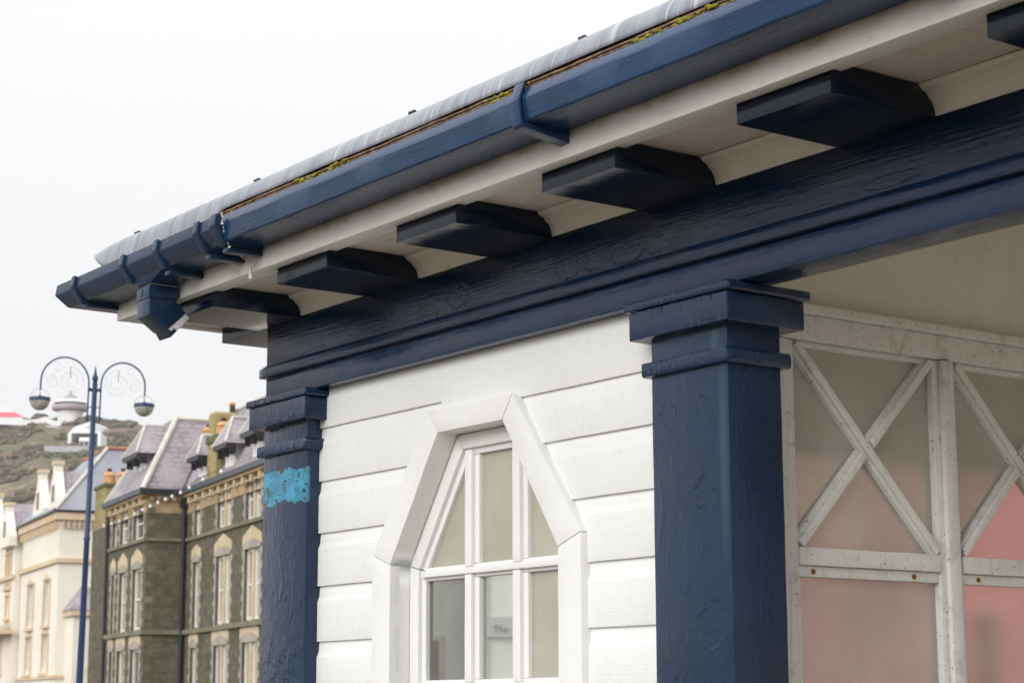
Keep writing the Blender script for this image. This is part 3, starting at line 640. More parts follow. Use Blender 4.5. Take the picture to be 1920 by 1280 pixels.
for sg in (-1, 1):
    x_in, x_out, zc = .125, 1.10 if sg < 0 else 1.04, 8.10
    cx = (x_in+x_out)/2; ra = (x_out-x_in)/2
    pts = [LP(sg*x_in, 7.30), LP(sg*x_in, 7.7), LP(sg*x_in, 8.0)] + [LP(sg*(cx-ra*math.cos(R(a))), zc+ra*1.04*math.sin(R(a))) for a in range(0, 181, 10)] + [LP(sg*x_out, 8.0), LP(sg*x_out, 7.92)]
    arm = MB().tube(pts, .018, 8).build('arm', M_lp, lamp, smooth=60)
    for z in (7.36, 7.62): MB().tube([LP(0, z), LP(sg*x_in, z)], .012, 6).build('arm_stay', M_lp, arm, smooth=60)
    for z in (7.99,): MB().tube([LP(0, z), LP(sg*.06, z-.02), LP(sg*x_in, z)], [.05, .03, .045], 8).build('arm_stay', M_lp, arm, smooth=60)
    # scrolls
    def spiral(c0, r0, turns, a0, dirn):
        n = int(turns*22); return [LP(sg*(c0[0]+r0*(1-.75*i/n)*math.cos(a0+dirn*2*math.pi*turns*i/n)), c0[1]+r0*(1-.75*i/n)*math.sin(a0+dirn*2*math.pi*turns*i/n)) for i in range(n+1)]
    M_scr2 = plain('scroll_iron', (.42, .43, .45), .5)
    for sp in (spiral((cx-.12, 8.13), .28, 1.9, math.pi*.5, 1), spiral((cx+.24, 8.10), .15, 1.5, math.pi*.6, -1), spiral((cx+.17, 8.38), .12, 1., math.pi*.2, 1)):
        MB().tube(sp, .0036, 5).build('scroll', M_scr2, arm, smooth=60)
    MB().tube([LP(sg*(cx-.10), 8.42), LP(sg*(cx-.11), 8.18)], .007, 5).build('scroll', M_lp, arm, smooth=60)
    hc = LP(sg*x_out, 7.72)
    M_bowl = NT('lamp_bowl') ; M_bowl = M_bowl.done(M_bowl.bsdf(M_bowl.mix(M_bowl.ramp(M_bowl.noise(5, 3), .4, .6), (.40, .395, .365), (.27, .265, .24)), .12, spec=.6))
    hd = MB().lathe([(.0, .085), (.03, .08), (.045, .055), (.20, .035), (.212, .02), (.212, -.03), (.20, -.04), (0, -.04)], hc, 22).build('lamp_head', M_lp, lamp, smooth=40)
    MB().lathe([(.196*math.cos(R(a)), -.04-.19*math.sin(R(a))) for a in range(0, 91, 9)], hc, 22).build('lamp_bowl', M_bowl, hd, smooth=60)
    MB().tube([hc+ax*(.205*math.cos(R(a)))+Vector((0, 0, .205*math.sin(R(a)))) for a in range(0, 181, 9)], .006, 5).build('lamp_hoop', M_scr2, hd, smooth=60)
    MB().tube([hc+Vector((0, 0, .08)), hc+Vector((0, 0, .21))], .008, 6).build('lamp_rod', M_lp, hd)

# ================================================================== the terrace
TA = R(12); TV = Vector((-math.cos(TA), math.sin(TA), 0)); TN = Vector((-math.sin(TA), -math.cos(TA), 0))
TP = Vector((-70.69, 35.62, 0))
def T(s, o, z): return TP + TV*s + TN*o + Vector((0, 0, z))
def tm(vs): return [T(*v) for v in vs]
class TB(MB):        # builder in terrace coordinates: along the row, out from the wall, up
    def q(s, *pts): n = len(pts); return s.add(tm(pts), [tuple(range(n))])
    def tbox(s, s0, s1, o0, o1, z0, z1):
        return s.add(tm([(s0, o0, z0), (s1, o0, z0), (s1, o1, z0), (s0, o1, z0), (s0, o0, z1), (s1, o0, z1), (s1, o1, z1), (s0, o1, z1)]), [(0, 1, 2, 3), (4, 7, 6, 5), (0, 4, 5, 1), (1, 5, 6, 2), (2, 6, 7, 3), (3, 7, 4, 0)])
    def tprism(s, pts, o0, o1): # pts (s,z)
        n = len(pts); return s.add(tm([(a, o0, z) for a, z in pts] + [(a, o1, z) for a, z in pts]), [tuple(range(n)), tuple(range(2*n-1, n-1, -1))] + [(i, (i+1) % n, n+(i+1) % n, n+i) for i in range(n)])
    def holed(s, s0, s1, z0, z1, holes, o, dep=.24):
        """a wall face with real openings and their reveals"""
        ss = sorted({s0, s1, *[h[0] for h in holes], *[h[1] for h in holes]}); zs = sorted({z0, z1, *[h[2] for h in holes], *[h[3] for h in holes]})
        for a, b in zip(ss, ss[1:]):
            for c_, d in zip(zs, zs[1:]):
                if any(h[0] <= a and b <= h[1] and h[2] <= c_ and d <= h[3] for h in holes): continue
                s.q((a, o, c_), (b, o, c_), (b, o, d), (a, o, d))
        for a, b, c_, d in holes:
            i = o-dep
            s.q((a, o, c_), (a, i, c_), (a, i, d), (a, o, d)); s.q((b, o, c_), (b, o, d), (b, i, d), (b, i, c_))
            s.q((a, o, c_), (b, o, c_), (b, i, c_), (a, i, c_)); s.q((a, o, d), (a, i, d), (b, i, d), (b, o, d))
        return s
def wall_coords(t):      # along / up coordinates on upright faces whichever way they look
    m = t.n('ShaderNodeMapping'); t.l(t.tc.outputs['Object'], m.inputs['Vector']); m.inputs['Rotation'].default_value = (0, 0, TA)
    sp = t.n('ShaderNodeSeparateXYZ'); t.l(m.outputs[0], sp.inputs[0])
    cb = t.n('ShaderNodeCombineXYZ'); t.l(t.math('ADD', sp.outputs[0], sp.outputs[1]), cb.inputs[0]); t.l(sp.outputs[2], cb.inputs[1])
    return cb.outputs[0]
def masonry(name, c1, c2, cm, bw, bh, mortar=.02, moss=.0, bumpd=.03, rough=.9):
    t = NT(name); b = t.n('ShaderNodeTexBrick'); v = wall_coords(t); t.l(v, b.inputs['Vector'])
    b.inputs['Scale'].default_value = 1; b.inputs['Brick Width'].default_value = bw; b.inputs['Row Height'].default_value = bh; b.inputs['Mortar Size'].default_value = mortar
    b.inputs['Color1'].default_value = (*c1, 1); b.inputs['Color2'].default_value = (*c2, 1); b.inputs['Mortar'].default_value = (*cm, 1); b.inputs['Bias'].default_value = 0
    c = t.mix(t.ramp(t.noise(2.4, 5, .65), .35, .7), b.outputs[0], tuple(x*.72 for x in c1))
    if moss: c = t.mix(t.ramp(t.noise(.55, 5, .62), .48, .62, 0, moss), c, (.10, .105, .045))
    return t.done(t.bsdf(c, rough, t.bump(t.math('ADD', b.outputs['Fac'], t.noise(7, 4)), -bumpd, .8), spec=.2))
M_rub = masonry('dark_rubble', (.128, .112, .082), (.175, .155, .115), (.19, .168, .128), .52, .20, .022, .35)
M_brick = masonry('buff_brick', (.50, .36, .19), (.56, .43, .26), (.44, .36, .25), .24, .085, .01, .15, .01)
M_mossy = plain('mossy_cap', (.10, .115, .05), .95, (.15, .15, .08), 3, .02)
M_chim = masonry('mossy_chimney_brick', (.42, .33, .15), (.50, .40, .20), (.30, .26, .14), .24, .085, .012, .32, .01)
M_dress = plain('buff_dressing', (.52, .42, .28), .9, (.62, .52, .36), 1.5, .01)
M_gdress = plain('grey_dressing', (.33, .30, .26), .9, (.42, .38, .32), 1.5, .01)
M_cst = masonry('worn_corner_stone', (.19, .17, .14), (.23, .205, .17), (.2, .18, .15), .9, .5, .02, .4)
M_string = plain('mossy_string', (.17, .165, .10), .95, (.24, .22, .16), 1.2, .02)
M_wood = plain('sash_white', (.78, .78, .77), .5)
M_pan = plain('window_glass', (.10, .085, .06), .08, (.17, .14, .085), .5, 0, .6)
M_pan2 = plain('window_glass_curtained', (.28, .20, .095), .12, (.34, .26, .14), .5, 0, .6)
M_gutd = plain('black_gutter', (.022, .024, .028), .4)
t = NT('slate'); b = t.n('ShaderNodeTexBrick'); t.l(wall_coords(t), b.inputs['Vector']); b.inputs['Scale'].default_value = 1; b.inputs['Brick Width'].default_value = .36; b.inputs['Row Height'].default_value = .215; b.inputs['Mortar Size'].default_value = .016
b.inputs['Color1'].default_value = (.265, .235, .255, 1); b.inputs['Color2'].default_value = (.32, .29, .31, 1); b.inputs['Mortar'].default_value = (.15, .135, .15, 1)
c = t.mix(t.ramp(t.noise(.9, 4), .4, .65), b.outputs[0], (.36, .315, .345)); c = t.mix(t.ramp(t.noise(2.2, 4), .6, .72, 0, .6), c, (.40, .385, .36))
M_slt = t.done(t.bsdf(c, .6, t.bump(b.outputs['Fac'], -.02, .8), spec=.35))
M_lead = plain('lead_flashing', (.50, .48, .44), .7, (.60, .58, .53), 3)
M_pot = plain('terracotta', (.52, .27, .12), .85, (.60, .36, .19), 4)
M_soot = plain('sooty_clay', (.06, .035, .03), .9)

house = empty('stone_house', T(-3, -4, 0), 'dark rubble stone house with buff brick dressings, slate mansard and dormers', 'house')
EV = 9.98
WTOP = [(-1.12, -1.98), (-4.38, -6.2), (-8.08, -9.9), (-12.0, -13.8)]
wing_h, bay_h = [], []
for b_, a_ in WTOP: wing_h += [(a_, b_, 8.14, 9.62), (a_-.02, b_+.02, 4.62, 7.12), (a_-.0+.12, b_+.12, .9, 3.86)]
bay_w = [(.55, 2.2), (3.1, 4.5), (5.2, 5.9)]
for a_, b_ in bay_w: bay_h += [(a_, b_, 8.14, 9.45), (a_+.1, b_-.1, 4.62, 7.0), (a_+.1, b_-.1, .9, 3.86)]
wl = TB().holed(-14, 0, 0, 9.12, wing_h_ := [h if h[3] < 9.12 else (h[0], h[1], h[2], 9.12) for h in wing_h], 0).holed(0, 6.3, 0, 9.12, [h if h[3] < 9.12 else (h[0], h[1], h[2], 9.12) for h in bay_h], 1.6)
wl.q((0, 0, 0), (0, 1.6, 0), (0, 1.6, 9.12), (0, 0, 9.12)).q((6.3, 1.6, 0), (6.3, -8, 0), (6.3, -8, 9.12), (6.3, 1.6, 9.12)).q((-14, 0, 0), (-14, 0, 9.12), (-14, -8, 9.12), (-14, -8, 0)).q((-14, -8, 0), (-14, -8, 9.12), (6.3, -8, 9.12), (6.3, -8, 0))
wall = wl.build('wall', M_rub, house, smooth=None)
# buff brick frieze under the eaves with corbels, the top windows cutting up into it
fz = TB().holed(-14, 0, 9.121, 9.72, [(h[0], h[1], 9.121, h[3]) for h in wing_h if h[3] > 9.2], .03).holed(0, 6.33, 9.121, 9.72, [(h[0], h[1], 9.121, h[3]) for h in bay_h if h[3] > 9.2], 1.63).q((0, .03, 9.121), (0, 1.63, 9.121), (0, 1.63, 9.72), (0, .03, 9.72))
fz.build('brick_frieze', M_brick, house, smooth=None)
for a_, b_, o_ in ((-14, -.3, .03), (-.02, 6.35, 1.63)):
    TB().tbox(a_, b_, o_-.03, o_+.07, 9.50, 9.56).build('brick_course', M_dress, house, smooth=None)
    TB().tbox(a_, b_, o_-.03, o_+.22, 9.72, 9.80).build('brick_course', M_brick, house, smooth=None)
    s_ = a_+.5
    while s_ < b_: TB().tbox(s_, s_+.2, o_, o_+.17, 9.44, 9.72).build('corbel', M_dress, house, smooth=None); s_ += 1.05
for k in range(5): TB().tbox(-.17, 0, .2+k*.3, .34+k*.3, 9.60, 9.72).build('corbel', M_dress, house, smooth=None)
TB().tbox(-.2, -.001, .05, 1.86, 9.72, 9.80).build('brick_course', M_brick, house, smooth=None)
# strings
for zs_, h_, pr_ in ((8.0, .13, .10), (4.40, .17, .14)):
    TB().tbox(-14, 0, 0, pr_, zs_, zs_+h_).build('string_course', M_string, house, smooth=None)
    TB().tbox(-pr_, 6.4, 1.6, 1.6+pr_, zs_, zs_+h_).build('string_course', M_string, house, smooth=None)
    TB().tbox(-pr_, 0, pr_+.003, 1.599, zs_+.002, zs_+h_-.002).build('string_course', M_string, house, smooth=None)
# windows
rs = random.Random(21)
def t_window(h, o, mull, curtain, head):
    a, b, z0, z1 = h; i = o-.20; zt = min(z1, 9.62)
    fr = TB()
    fw = .10
    def light(p, q):
        fr.tbox(p, p+fw, i, i+.09, z0, zt); fr.tbox(q-fw, q, i, i+.09, z0, zt); fr.tbox(p+fw, q-fw, i, i+.09, zt-fw, zt); fr.tbox(p+fw, q-fw, i, i+.09, z0, z0+fw); zm = (z0+zt)/2; fr.tbox(p+fw, q-fw, i, i+.07, zm-.03, zm+.03)
    if mull:
        m = (a+b)/2; light(a, m-.13); light(m+.13, b)
    else: light(a, b)
    wn_ = fr.build('window', M_wood, house, smooth=None)
    TB().tbox(a, b, i-.04, i+.012, z0, zt).build('pane', M_pan2 if curtain else M_pan, wn_, smooth=None)
    if mull: TB().tbox(m-.13, m+.13, i-.02, o-.03, z0, zt).build('mullion', M_dress, wn_, smooth=None)
    # toothed quoins up the jambs
    qn = TB(); z = z0-.1; k = 0
    while z < zt-.05:
        wq = .30 if k % 2 else .16; hq = .26
        qn.tbox(a-wq, a-.002, o, o+.012+.004*(k % 3), z, min(zt, z+hq)-.012); qn.tbox(b+.002, b+wq, o, o+.012+.004*((k+1) % 3), z, min(zt, z+hq)-.012); z += hq; k += 1
    q = qn.build('quoins', M_gdress, wn_, smooth=None); q['kind'] = 'stuff'
    if head:      # pointed brick head over a grey segmental lintel
        m = (a+b)/2; e = .22; rise = .34 if (b-a) > 1.2 else .22
        arc = [(a-.1+(b-a+.2)*k/8, zt+.02+.16*math.sin(math.pi*k/8)) for k in range(9)]
        TB().tprism([(a-.1, zt-.002)] + [(x, z+.14) for x, z in arc] + [(b+.1, zt-.002)], o-.2, o+.05).build('lintel', M_gdress, wn_, smooth=None)
        for (p, q_, sg) in ((a-e, m-.012, 0), (m+.012, b+e, 1)):
            lo = [(x, z+.145) for x, z in arc if (x <= m+.01 if sg == 0 else x >= m-.01)]
            zl = zt+.46
            top = [(p, zl), (q_, zl+rise)] if sg == 0 else [(p, zl+rise), (q_, zl)]
            first = (p, zt+.1) if sg == 0 else (q_, zt+.1)
            poly = [first] + lo + [(q_, zl+rise), (p, zl)] if sg == 0 else lo + [first] + [(q_, zl), (p, zl+rise)]
            TB().tprism(poly, o, o+.035).build('lintel_block', M_dress, wn_, smooth=None)
for h in wing_h: t_window(h, 0, (h[1]-h[0]) > 1.2, rs.random() < .6, h[3] < 9)
for h in bay_h: t_window(h, 1.6, False, rs.random() < .5, h[3] < 9)
for z in (.3, .9, 1.5, 2.1, 2.7, 3.3, 3.9, 4.7, 5.3, 5.9, 6.5, 7.1, 8.3, 8.8):       # corner stones of the bay
    TB().tbox(-.012, .38, 1.601, 1.615, z, z+.28).build('corner_stone', M_cst, house, smooth=None)
    TB().tbox(-.010, -.001, 1.28, 1.598, z+.3, z+.56).build('corner_stone', M_cst, house, smooth=None)
# roof planes: steep slate mansard
HR, HK = 3.1, 1.7
rf = TB().q((-.2, 1.85, EV), (6.5, 1.85, EV), (4.8, .15, EV+HR), (1.5, .15, EV+HR)).q((-.2, 1.85, EV), (1.5, .15, EV+HR), (1.5, -1.45, EV+HR), (-.2, .25, EV)).q((-.2, .25, EV), (1.5, -1.45, EV+HR), (-14, -1.45, EV+HR), (-14, .25, EV)).q((6.5, 1.85, EV), (6.5, -8, EV), (4.8, -8, EV+HR), (4.8, .15, EV+HR)).q((1.5, .15, EV+HR), (4.8, .15, EV+HR), (4.8, -8, EV+HR+.3), (1.5, -8, EV+HR+.3)).q((1.5, -1.45, EV+HR), (1.5, -8, EV+HR+.3), (-14, -8, EV+HR+.3), (-14, -1.45, EV+HR))
roof = rf.build('roof', M_slt, house, smooth=None)
def ridge(p, q, r=.1, nm='ridge_capping', m=None): MB().tube([T(*p), T(*q)], r, 8).build(nm, m or M_lead, roof, smooth=60)
ridge((-.2, 1.85, EV+.02), (1.5, .15, EV+HR+.02), .13); ridge((1.5, .15, EV+HR), (4.8, .15, EV+HR), .09); ridge((1.5, .15, EV+HR), (1.5, -1.45, EV+HR), .09); ridge((1.5, -1.45, EV+HR), (-14, -1.45, EV+HR), .09); ridge((6.5, 1.85, EV), (4.8, .15, EV+HR), .1)
ridge((-.2, .25, EV+.02), (1.5, -1.45, EV+HR+.02), .05, 'valley', M_gutd)
for p, q in (((-.32, 1.98), (6.6, 1.98)), ((-.32, .36), (-14, .36))): MB().add(tm([(p[0], p[1]-.14, 9.80), (q[0], q[1]-.14, 9.80), (q[0], q[1], 9.84), (p[0], p[1], 9.84), (p[0], p[1]-.14, 10.02), (q[0], q[1]-.14, 10.02), (q[0], q[1]+.03, 10.02), (p[0], p[1]+.03, 10.02)]), [(0, 1, 2, 3), (4, 7, 6, 5), (0, 4, 5, 1), (1, 5, 6, 2), (2, 6, 7, 3), (3, 7, 4, 0)]).build('roof_gutter', plain('grey_gutter', (.09, .105, .135), .4) if p[1] > 1 or True else M_gutd, roof, smooth=None)
TB().tbox(-.36, -.2, .37, 1.975, 9.80, 10.02).build('roof_gutter', M_gutd, roof, smooth=None)
MB().tube([T(-.1, .16, .2), T(-.1, .16, 9.5)], .085, 8).build('downpipe', M_gutd, house, smooth=60)
TB().tbox(-.28, .06, .05, .33, 9.35, 9.70).build('hopper', M_gutd, house, smooth=None)
MB().tube([T(6.45, 1.7, .2), T(6.45, 1.7, 9.5)], .085, 8).build('downpipe', M_gutd, house, smooth=60)
# dormers
def dormer(sc_, of, w_, zb, hw, rw, rh):
    """window face at 'of'; cheeks and a hipped slate hood run back into the slope"""
    a, b = sc_-w_/2, sc_+w_/2; zt = zb+hw; back = of-hw*HK/HR-.3
    d = TB().tbox(a, b, back, of, zb, zt).build('dormer', M_lead, roof, smooth=None)
    f_ = TB(); k = 2 if w_ > 1 else 1
    for j in range(k):
        p = a+(b-a)*j/k; q = a+(b-a)*(j+1)/k
        f_.tbox(p, p+.1, of+.001, of+.06, zb, zt); f_.tbox(q-.1, q, of+.001, of+.06, zb, zt); f_.tbox(p+.1, q-.1, of+.001, of+.06, zb, zb+.09); f_.tbox(p+.1, q-.1, of+.001, of+.06, zt-.12, zt); f_.tbox(p+.1, q-.1, of+.001, of+.05, zb+hw*.62, zb+hw*.62+.06)
    f_.build('dormer_window', M_wood, d, smooth=None)
    TB().tbox(a+.1, b-.1, of+.002, of+.02, zb+.09, zt-.12).build('pane', plain('dormer_glass', (.5, .52, .55), .1, (.62, .64, .66), 2), d, smooth=None)
    e0, e1 = a-rw, b+rw; fo = of+rw+.12; zr = zt+rh; zlo = zt-.12
    sb = of-(rh+hw)*HK/HR-.4
    TB().q((e0, fo, zlo), (e1, fo, zlo), (sc_, fo-rh*.55, zr)).q((e1, fo, zlo), (e1, sb, zlo), (sc_, sb, zr), (sc_, fo-rh*.55, zr)).q((e0, fo, zlo), (sc_, fo-rh*.55, zr), (sc_, sb, zr), (e0, sb, zlo)).build('dormer_roof', M_slt, d, smooth=None)
    TB().tbox(e0+.03, e1-.03, of+.065, fo-.03, zlo-.16, zlo-.01).build('dormer_eave', M_gutd, d, smooth=None)
    for s_ in (e0+.1, sc_, e1-.1): TB().tprism([(s_-.05, zlo-.16), (s_+.05, zlo-.16), (s_+.05, zlo-.42), (s_-.02, zlo-.3)], of+.065, fo-.2).build('dormer_bracket', M_gutd, d, smooth=None)
    for p, q in (((e0, fo, zlo), (sc_, fo-rh*.55, zr)), ((e1, fo, zlo), (sc_, fo-rh*.55, zr)), ((sc_, fo-rh*.55, zr), (sc_, sb, zr))): MB().tube([T(*p), T(*q)], .06, 6).build('dormer_capping', M_lead, d, smooth=60)
dormer(2.75, 1.22, 1.7, 10.46, 1.30, .42, 1.15)
dormer(-2.3, .02, .95, 10.34, .85, .36, .75)
dormer(-6.1, .02, 1.05, 10.30, .90, .36, .95)
dormer(-9.6, .02, 1.05, 10.30, .95, .36, .85)
# chimneys
def pots(par, pts, r=.2, h=.55):
    for (s_, o_, z_) in pts:
        pt = MB().lathe([(r*1.05, 0), (r*1.05, .1), (r, .14), (r*.95, h*.62), (r*1.08, h*.66), (r*1.08, h*.74), (r*.9, h*.8), (r*.82, h*.9), (r*.7, h*.95), (r*.55, h), (0, h-.02)], T(s_, o_, z_), 14).build('chimney_pot', M_pot, par, smooth=40)
        MB().lathe([(r*.3, 0), (r*.42, .05), (r*.36, .16), (0, .2)], T(s_, o_, z_+h-.02), 8).build('pot_cowl', M_soot, pt, smooth=50)
ch = TB().tbox(-2.25, -1.45, -2.7, -.35, 10.2, 12.92).build('chimney', M_chim, house, bevel=.16, seg=3, smooth=60)
MB().tube([T(-1.85, -1.2, 12.85), T(-1.85, -1.2, 13.22)], .11, 10).build('flue', M_soot, ch, smooth=60); MB().lathe([(.1, 0), (.14, .06), (.1, .13), (0, .16)], T(-1.85, -1.2, 13.22), 10).build('flue', M_pot, ch, smooth=60)
ch2 = TB().tbox(-5.04, -3.8, -.40, .28, 10.0, 11.36).build('chimney', M_chim, house, smooth=None)
TB().tbox(-5.14, -3.7, -.46, .36, 11.361, 11.64).build('chimney_cap', M_mossy, ch2, bevel=.03)
pots(ch2, [(-4.75, -.05, 11.64)], .28, .50)
ch4 = TB().tbox(-.95, .35, -.95, -.5, 10.4, 12.02).build('chimney', M_chim, house, smooth=None)
pots(ch4, [(-.35, -.7, 12.02)], .28, .50)
ch3 = TB().tbox(8.2, 10.2, .35, 1.45, 9.22, 10.96).build('chimney', M_chim, house, smooth=None)
TB().tbox(8.13, 10.27, .28, 1.52, 10.961, 11.12).build('chimney_cap', M_mossy, ch3, bevel=.03)
pots(ch3, [(8.6, .62, 11.12), (8.9, 1.15, 11.12)], .26, .55)
TB().tbox(6.32, 10.3, -1.5, 1.5, 0, 9.2).build('party_wall', M_rub, house, smooth=None)

# --- festoon lights strung along the front
fest = empty('festoon_lights', T(-2, 2.4, 6.5), 'string of white festoon bulbs hanging before the stone house', 'festoon lights')
pts = [(-11.5, 9.45), (-9.2, 9.42), (-7.4, 9.32), (-6.2, 9.26), (-5.0, 9.23), (-4.0, 9.22), (-2.9, 9.2), (-1.7, 9.18), (-.5, 9.15), (.8, 9.1), (2.1, 9.06), (3.4, 9.05), (4.8, 9.05), (6.2, 9.08)]
MB().tube([T(s_, 1.9, z+.1) for s_, z in pts], .012, 5).build('cable', M_gutd, fest)
M_bulb = plain('white_bulb', (.85, .85, .84), .3)
for s_, z in pts: MB().lathe([(.025, .08), (.03, .05), (.065, 0), (.055, -.045), (0, -.065)], T(s_, 1.9, z), 8).build('bulb', M_bulb, fest, smooth=60)

# ================================================================== cream houses beyond
M_cream = plain('cream_render', (.78, .735, .63), .85, (.83, .79, .70), .3, .01)
M_creamd = plain('buff_moulding', (.62, .48, .32), .85, (.70, .56, .40), .6, .01)
M_red = plain('red_ridge', (.33, .13, .09), .85, (.40, .19, .13), 1)
CS, CO = 19.92, 1.02
TPs = TP.copy()
TP = T(CS, CO, 0)        # from here the row is measured from the cream corner
ch_ = empty('cream_house', T(4, -3, 0), 'cream rendered house with arcaded cornice, slate roof and tall gablets', 'house')
holes = [(1.8, 3.1, 5.7, 7.75), (6.0, 7.4, 5.7, 7.75), (1.8, 3.1, 3.4, 5.1), (6.1, 7.4, 3.4, 5.1), (1.8, 3.1, .8, 2.4), (6.1, 7.4, .8, 2.4)]
TB().holed(0, 9.6, 0, 10.3, holes, 0, .3).q((0, 0, 0), (0, 0, 10.3), (0, -7, 10.3), (0, -7, 0)).q((9.6, 0, 0), (9.6, -7, 0), (9.6, -7, 10.3), (9.6, 0, 10.3)).q((0, -7, 0), (0, -7, 10.3), (9.6, -7, 10.3), (9.6, -7, 0)).build('wall', M_cream, ch_, smooth=None)
def c_window(h, par, o=0, dep=.3):
    a, b, z0, z1 = h; i = o-dep; f_ = TB(); zm = (z0+z1)/2
    f_.tbox(a, a+.1, i, i+.1, z0, z1); f_.tbox(b-.1, b, i, i+.1, z0, z1); f_.tbox(a+.1, b-.1, i, i+.1, z1-.1, z1); f_.tbox(a+.1, b-.1, i, i+.1, z0, z0+.1); f_.tbox(a+.1, b-.1, i, i+.08, zm-.05, zm+.05)
    w1 = f_.build('window', M_wood, par, smooth=None)
    TB().tbox(a, b, i-.05, i+.01, z0, z1).build('pane', M_pan, w1, smooth=None)
    TB().tbox(a-.25, a-.002, o, o+.06, z0-.1, z1+.05).build('surround', M_creamd, w1, smooth=None); TB().tbox(b+.002, b+.25, o, o+.06, z0-.1, z1+.05).build('surround', M_creamd, w1, smooth=None)
    TB().tprism([(a-.3, z1+.06), ((a+b)/2, z1+.34), (b+.3, z1+.06)], o, o+.09).build('surround', M_creamd, w1, smooth=None)
    TB().tbox(a-.3, b+.3, o, o+.14, z0-.25, z0-.11).build('sill', M_creamd, w1, smooth=None)
for h in holes: c_window(h, ch_)
for z, h_, p_ in ((8.5, .22, .14), (3.0, .16, .10)):
    TB().tbox(-p_, 9.7, 0, p_, z, z+h_).tbox(-p_, 0, -6.9, -.001, z+.002, z+h_-.002).build('string_course', M_creamd, ch_, smooth=None)
TB().tbox(-.25, 9.8, .0, .25, 10.55, 10.92).tbox(-.25, 0, -6.9, -.001, 10.552, 10.918).build('cornice', M_creamd, ch_, smooth=None)
TB().tbox(-.32, 9.85, -.5, .36, 10.92, 11.02).tbox(-.34, 0, -6.9, -.505, 10.922, 11.018).build('roof_gutter', M_gutd, ch_, smooth=None)
TB().tbox(-.02, 9.7, 0, .05, 10.3, 10.55).tbox(-.05, 0, -6.9, -.001, 10.302, 10.548).build('cornice', M_cream, ch_, smooth=None)
for k in range(9):
    o_ = -.1-.26*k
    TB().tbox(-.2, -.052, o_-.07, o_, 10.15, 10.548).build('corbel', M_creamd, ch_, smooth=None)
for k in range(26): TB().tbox(.15+.36*k, .25+.36*k, .052, .2, 10.15, 10.548).build('corbel', M_creamd, ch_, smooth=None)
rfc = TB().q((-.3, .3, 11.0), (9.8, .3, 11.0), (7.6, -2.6, 14.35), (1.9, -2.6, 14.35)).q((-.3, .3, 11.0), (1.9, -2.6, 14.35), (1.9, -7.2, 14.35), (-.3, -7.2, 11.0)).q((9.8, .3, 11), (9.8, -7.2, 11), (7.6, -7.2, 14.35), (7.6, -2.6, 14.35)).q((1.9, -2.6, 14.35), (7.6, -2.6, 14.35), (7.6, -7.2, 14.35), (1.9, -7.2, 14.35)).build('roof', plain('blue_slate', (.26, .27, .32), .6, (.33, .335, .375), .8, .01), ch_, smooth=None)
MB().tube([T(1.9, -2.6, 14.38), T(1.9, -7.2, 14.38)], .12, 8).tube([T(1.9, -2.6, 14.38), T(7.6, -2.6, 14.38)], .1, 8).build('ridge_tile', M_red, rfc, smooth=60)
MB().tube([T(-.3, .3, 11.02), T(1.9, -2.6, 14.38)], .1, 8).build('ridge_tile', M_lead, rfc, smooth=60)
def gablet(sc_, w_, zb, zp, o=.05, dep=.4, par=ch_, hole=True):
    g = TB().tprism([(sc_-w_/2, zb), (sc_+w_/2, zb), (sc_+w_/2, zb+.5), (sc_+.24, zp-.35), (sc_+.24, zp), (sc_-.24, zp), (sc_-.24, zp-.35), (sc_-w_/2, zb+.5)], o-dep, o).build('gablet', M_cream, par, smooth=None)
    TB().tbox(sc_-.32, sc_+.32, o-dep-.06, o+.06, zp, zp+.18).build('gablet_cap', M_creamd, g, smooth=None)
    TB().q((sc_-w_/2, o-dep, zb+.4), (sc_, o-dep, zp-.3), (sc_, o-dep-2.2, zp-.3), (sc_-w_/2, o-dep-1, zb+.4)).q((sc_+w_/2, o-dep, zb+.4), (sc_+w_/2, o-dep-1, zb+.4), (sc_, o-dep-2.2, zp-.3), (sc_, o-dep, zp-.3)).build('gablet_roof', M_slt, g, smooth=None)
    TB().tbox(sc_-.25, sc_+.25, o+.001, o+.05, zb+.55, zb+1.35).build('gablet_window', M_pan, g, smooth=None)
    return g
gablet(1.7, 2.4, 11.03, 13.4); gablet(5.6, 2.6, 11.03, 13.4)
# little annexe against the near flank of the cream house
an = TB().tbox(-1.8, -.001, -4.6, -.45, 0, 5.9).build('annexe', M_cream, ch_, smooth=None)
TB().tbox(-1.98, -.001, -4.7, -.3, 5.9, 6.15).build('annexe_cornice', M_creamd, an, smooth=None)
TB().q((-2.02, -.25, 6.16), (0, -.25, 6.16), (0, -1.1, 7.35)).q((-2.02, -.25, 6.16), (0, -1.1, 7.35), (0, -4.7, 7.35), (-2.02, -4.7, 6.16)).build('annexe_roof', M_slt, an, smooth=None)
arch = [(-1.22, 3.6), (-1.22, 4.9)] + [(-1.72-.5*math.cos(R(180-a)), 4.9+.6*math.sin(R(a))) for a in range(0, 181, 20)] + [(-2.22, 3.6)]
MB().add(tm([(-1.801, o_, z) for o_, z in arch] + [(-1.86, o_, z) for o_, z in arch]), [tuple(range(len(arch))), tuple(range(2*len(arch)-1, len(arch)-1, -1))] + [(i, (i+1) % len(arch), len(arch)+(i+1) % len(arch), len(arch)+i) for i in range(len(arch))]).build('annexe_window', M_pan, an, smooth=None)
TB().tbox(-1.92, -1.862, -2.2, -1.24, 4.62, 4.68).build('glazing_bar', M_wood, an, smooth=None)
TB().tbox(-2.0, -1.801, -2.3, -1.14, 3.42, 3.59).build('annexe_sill', M_creamd, an, smooth=None)
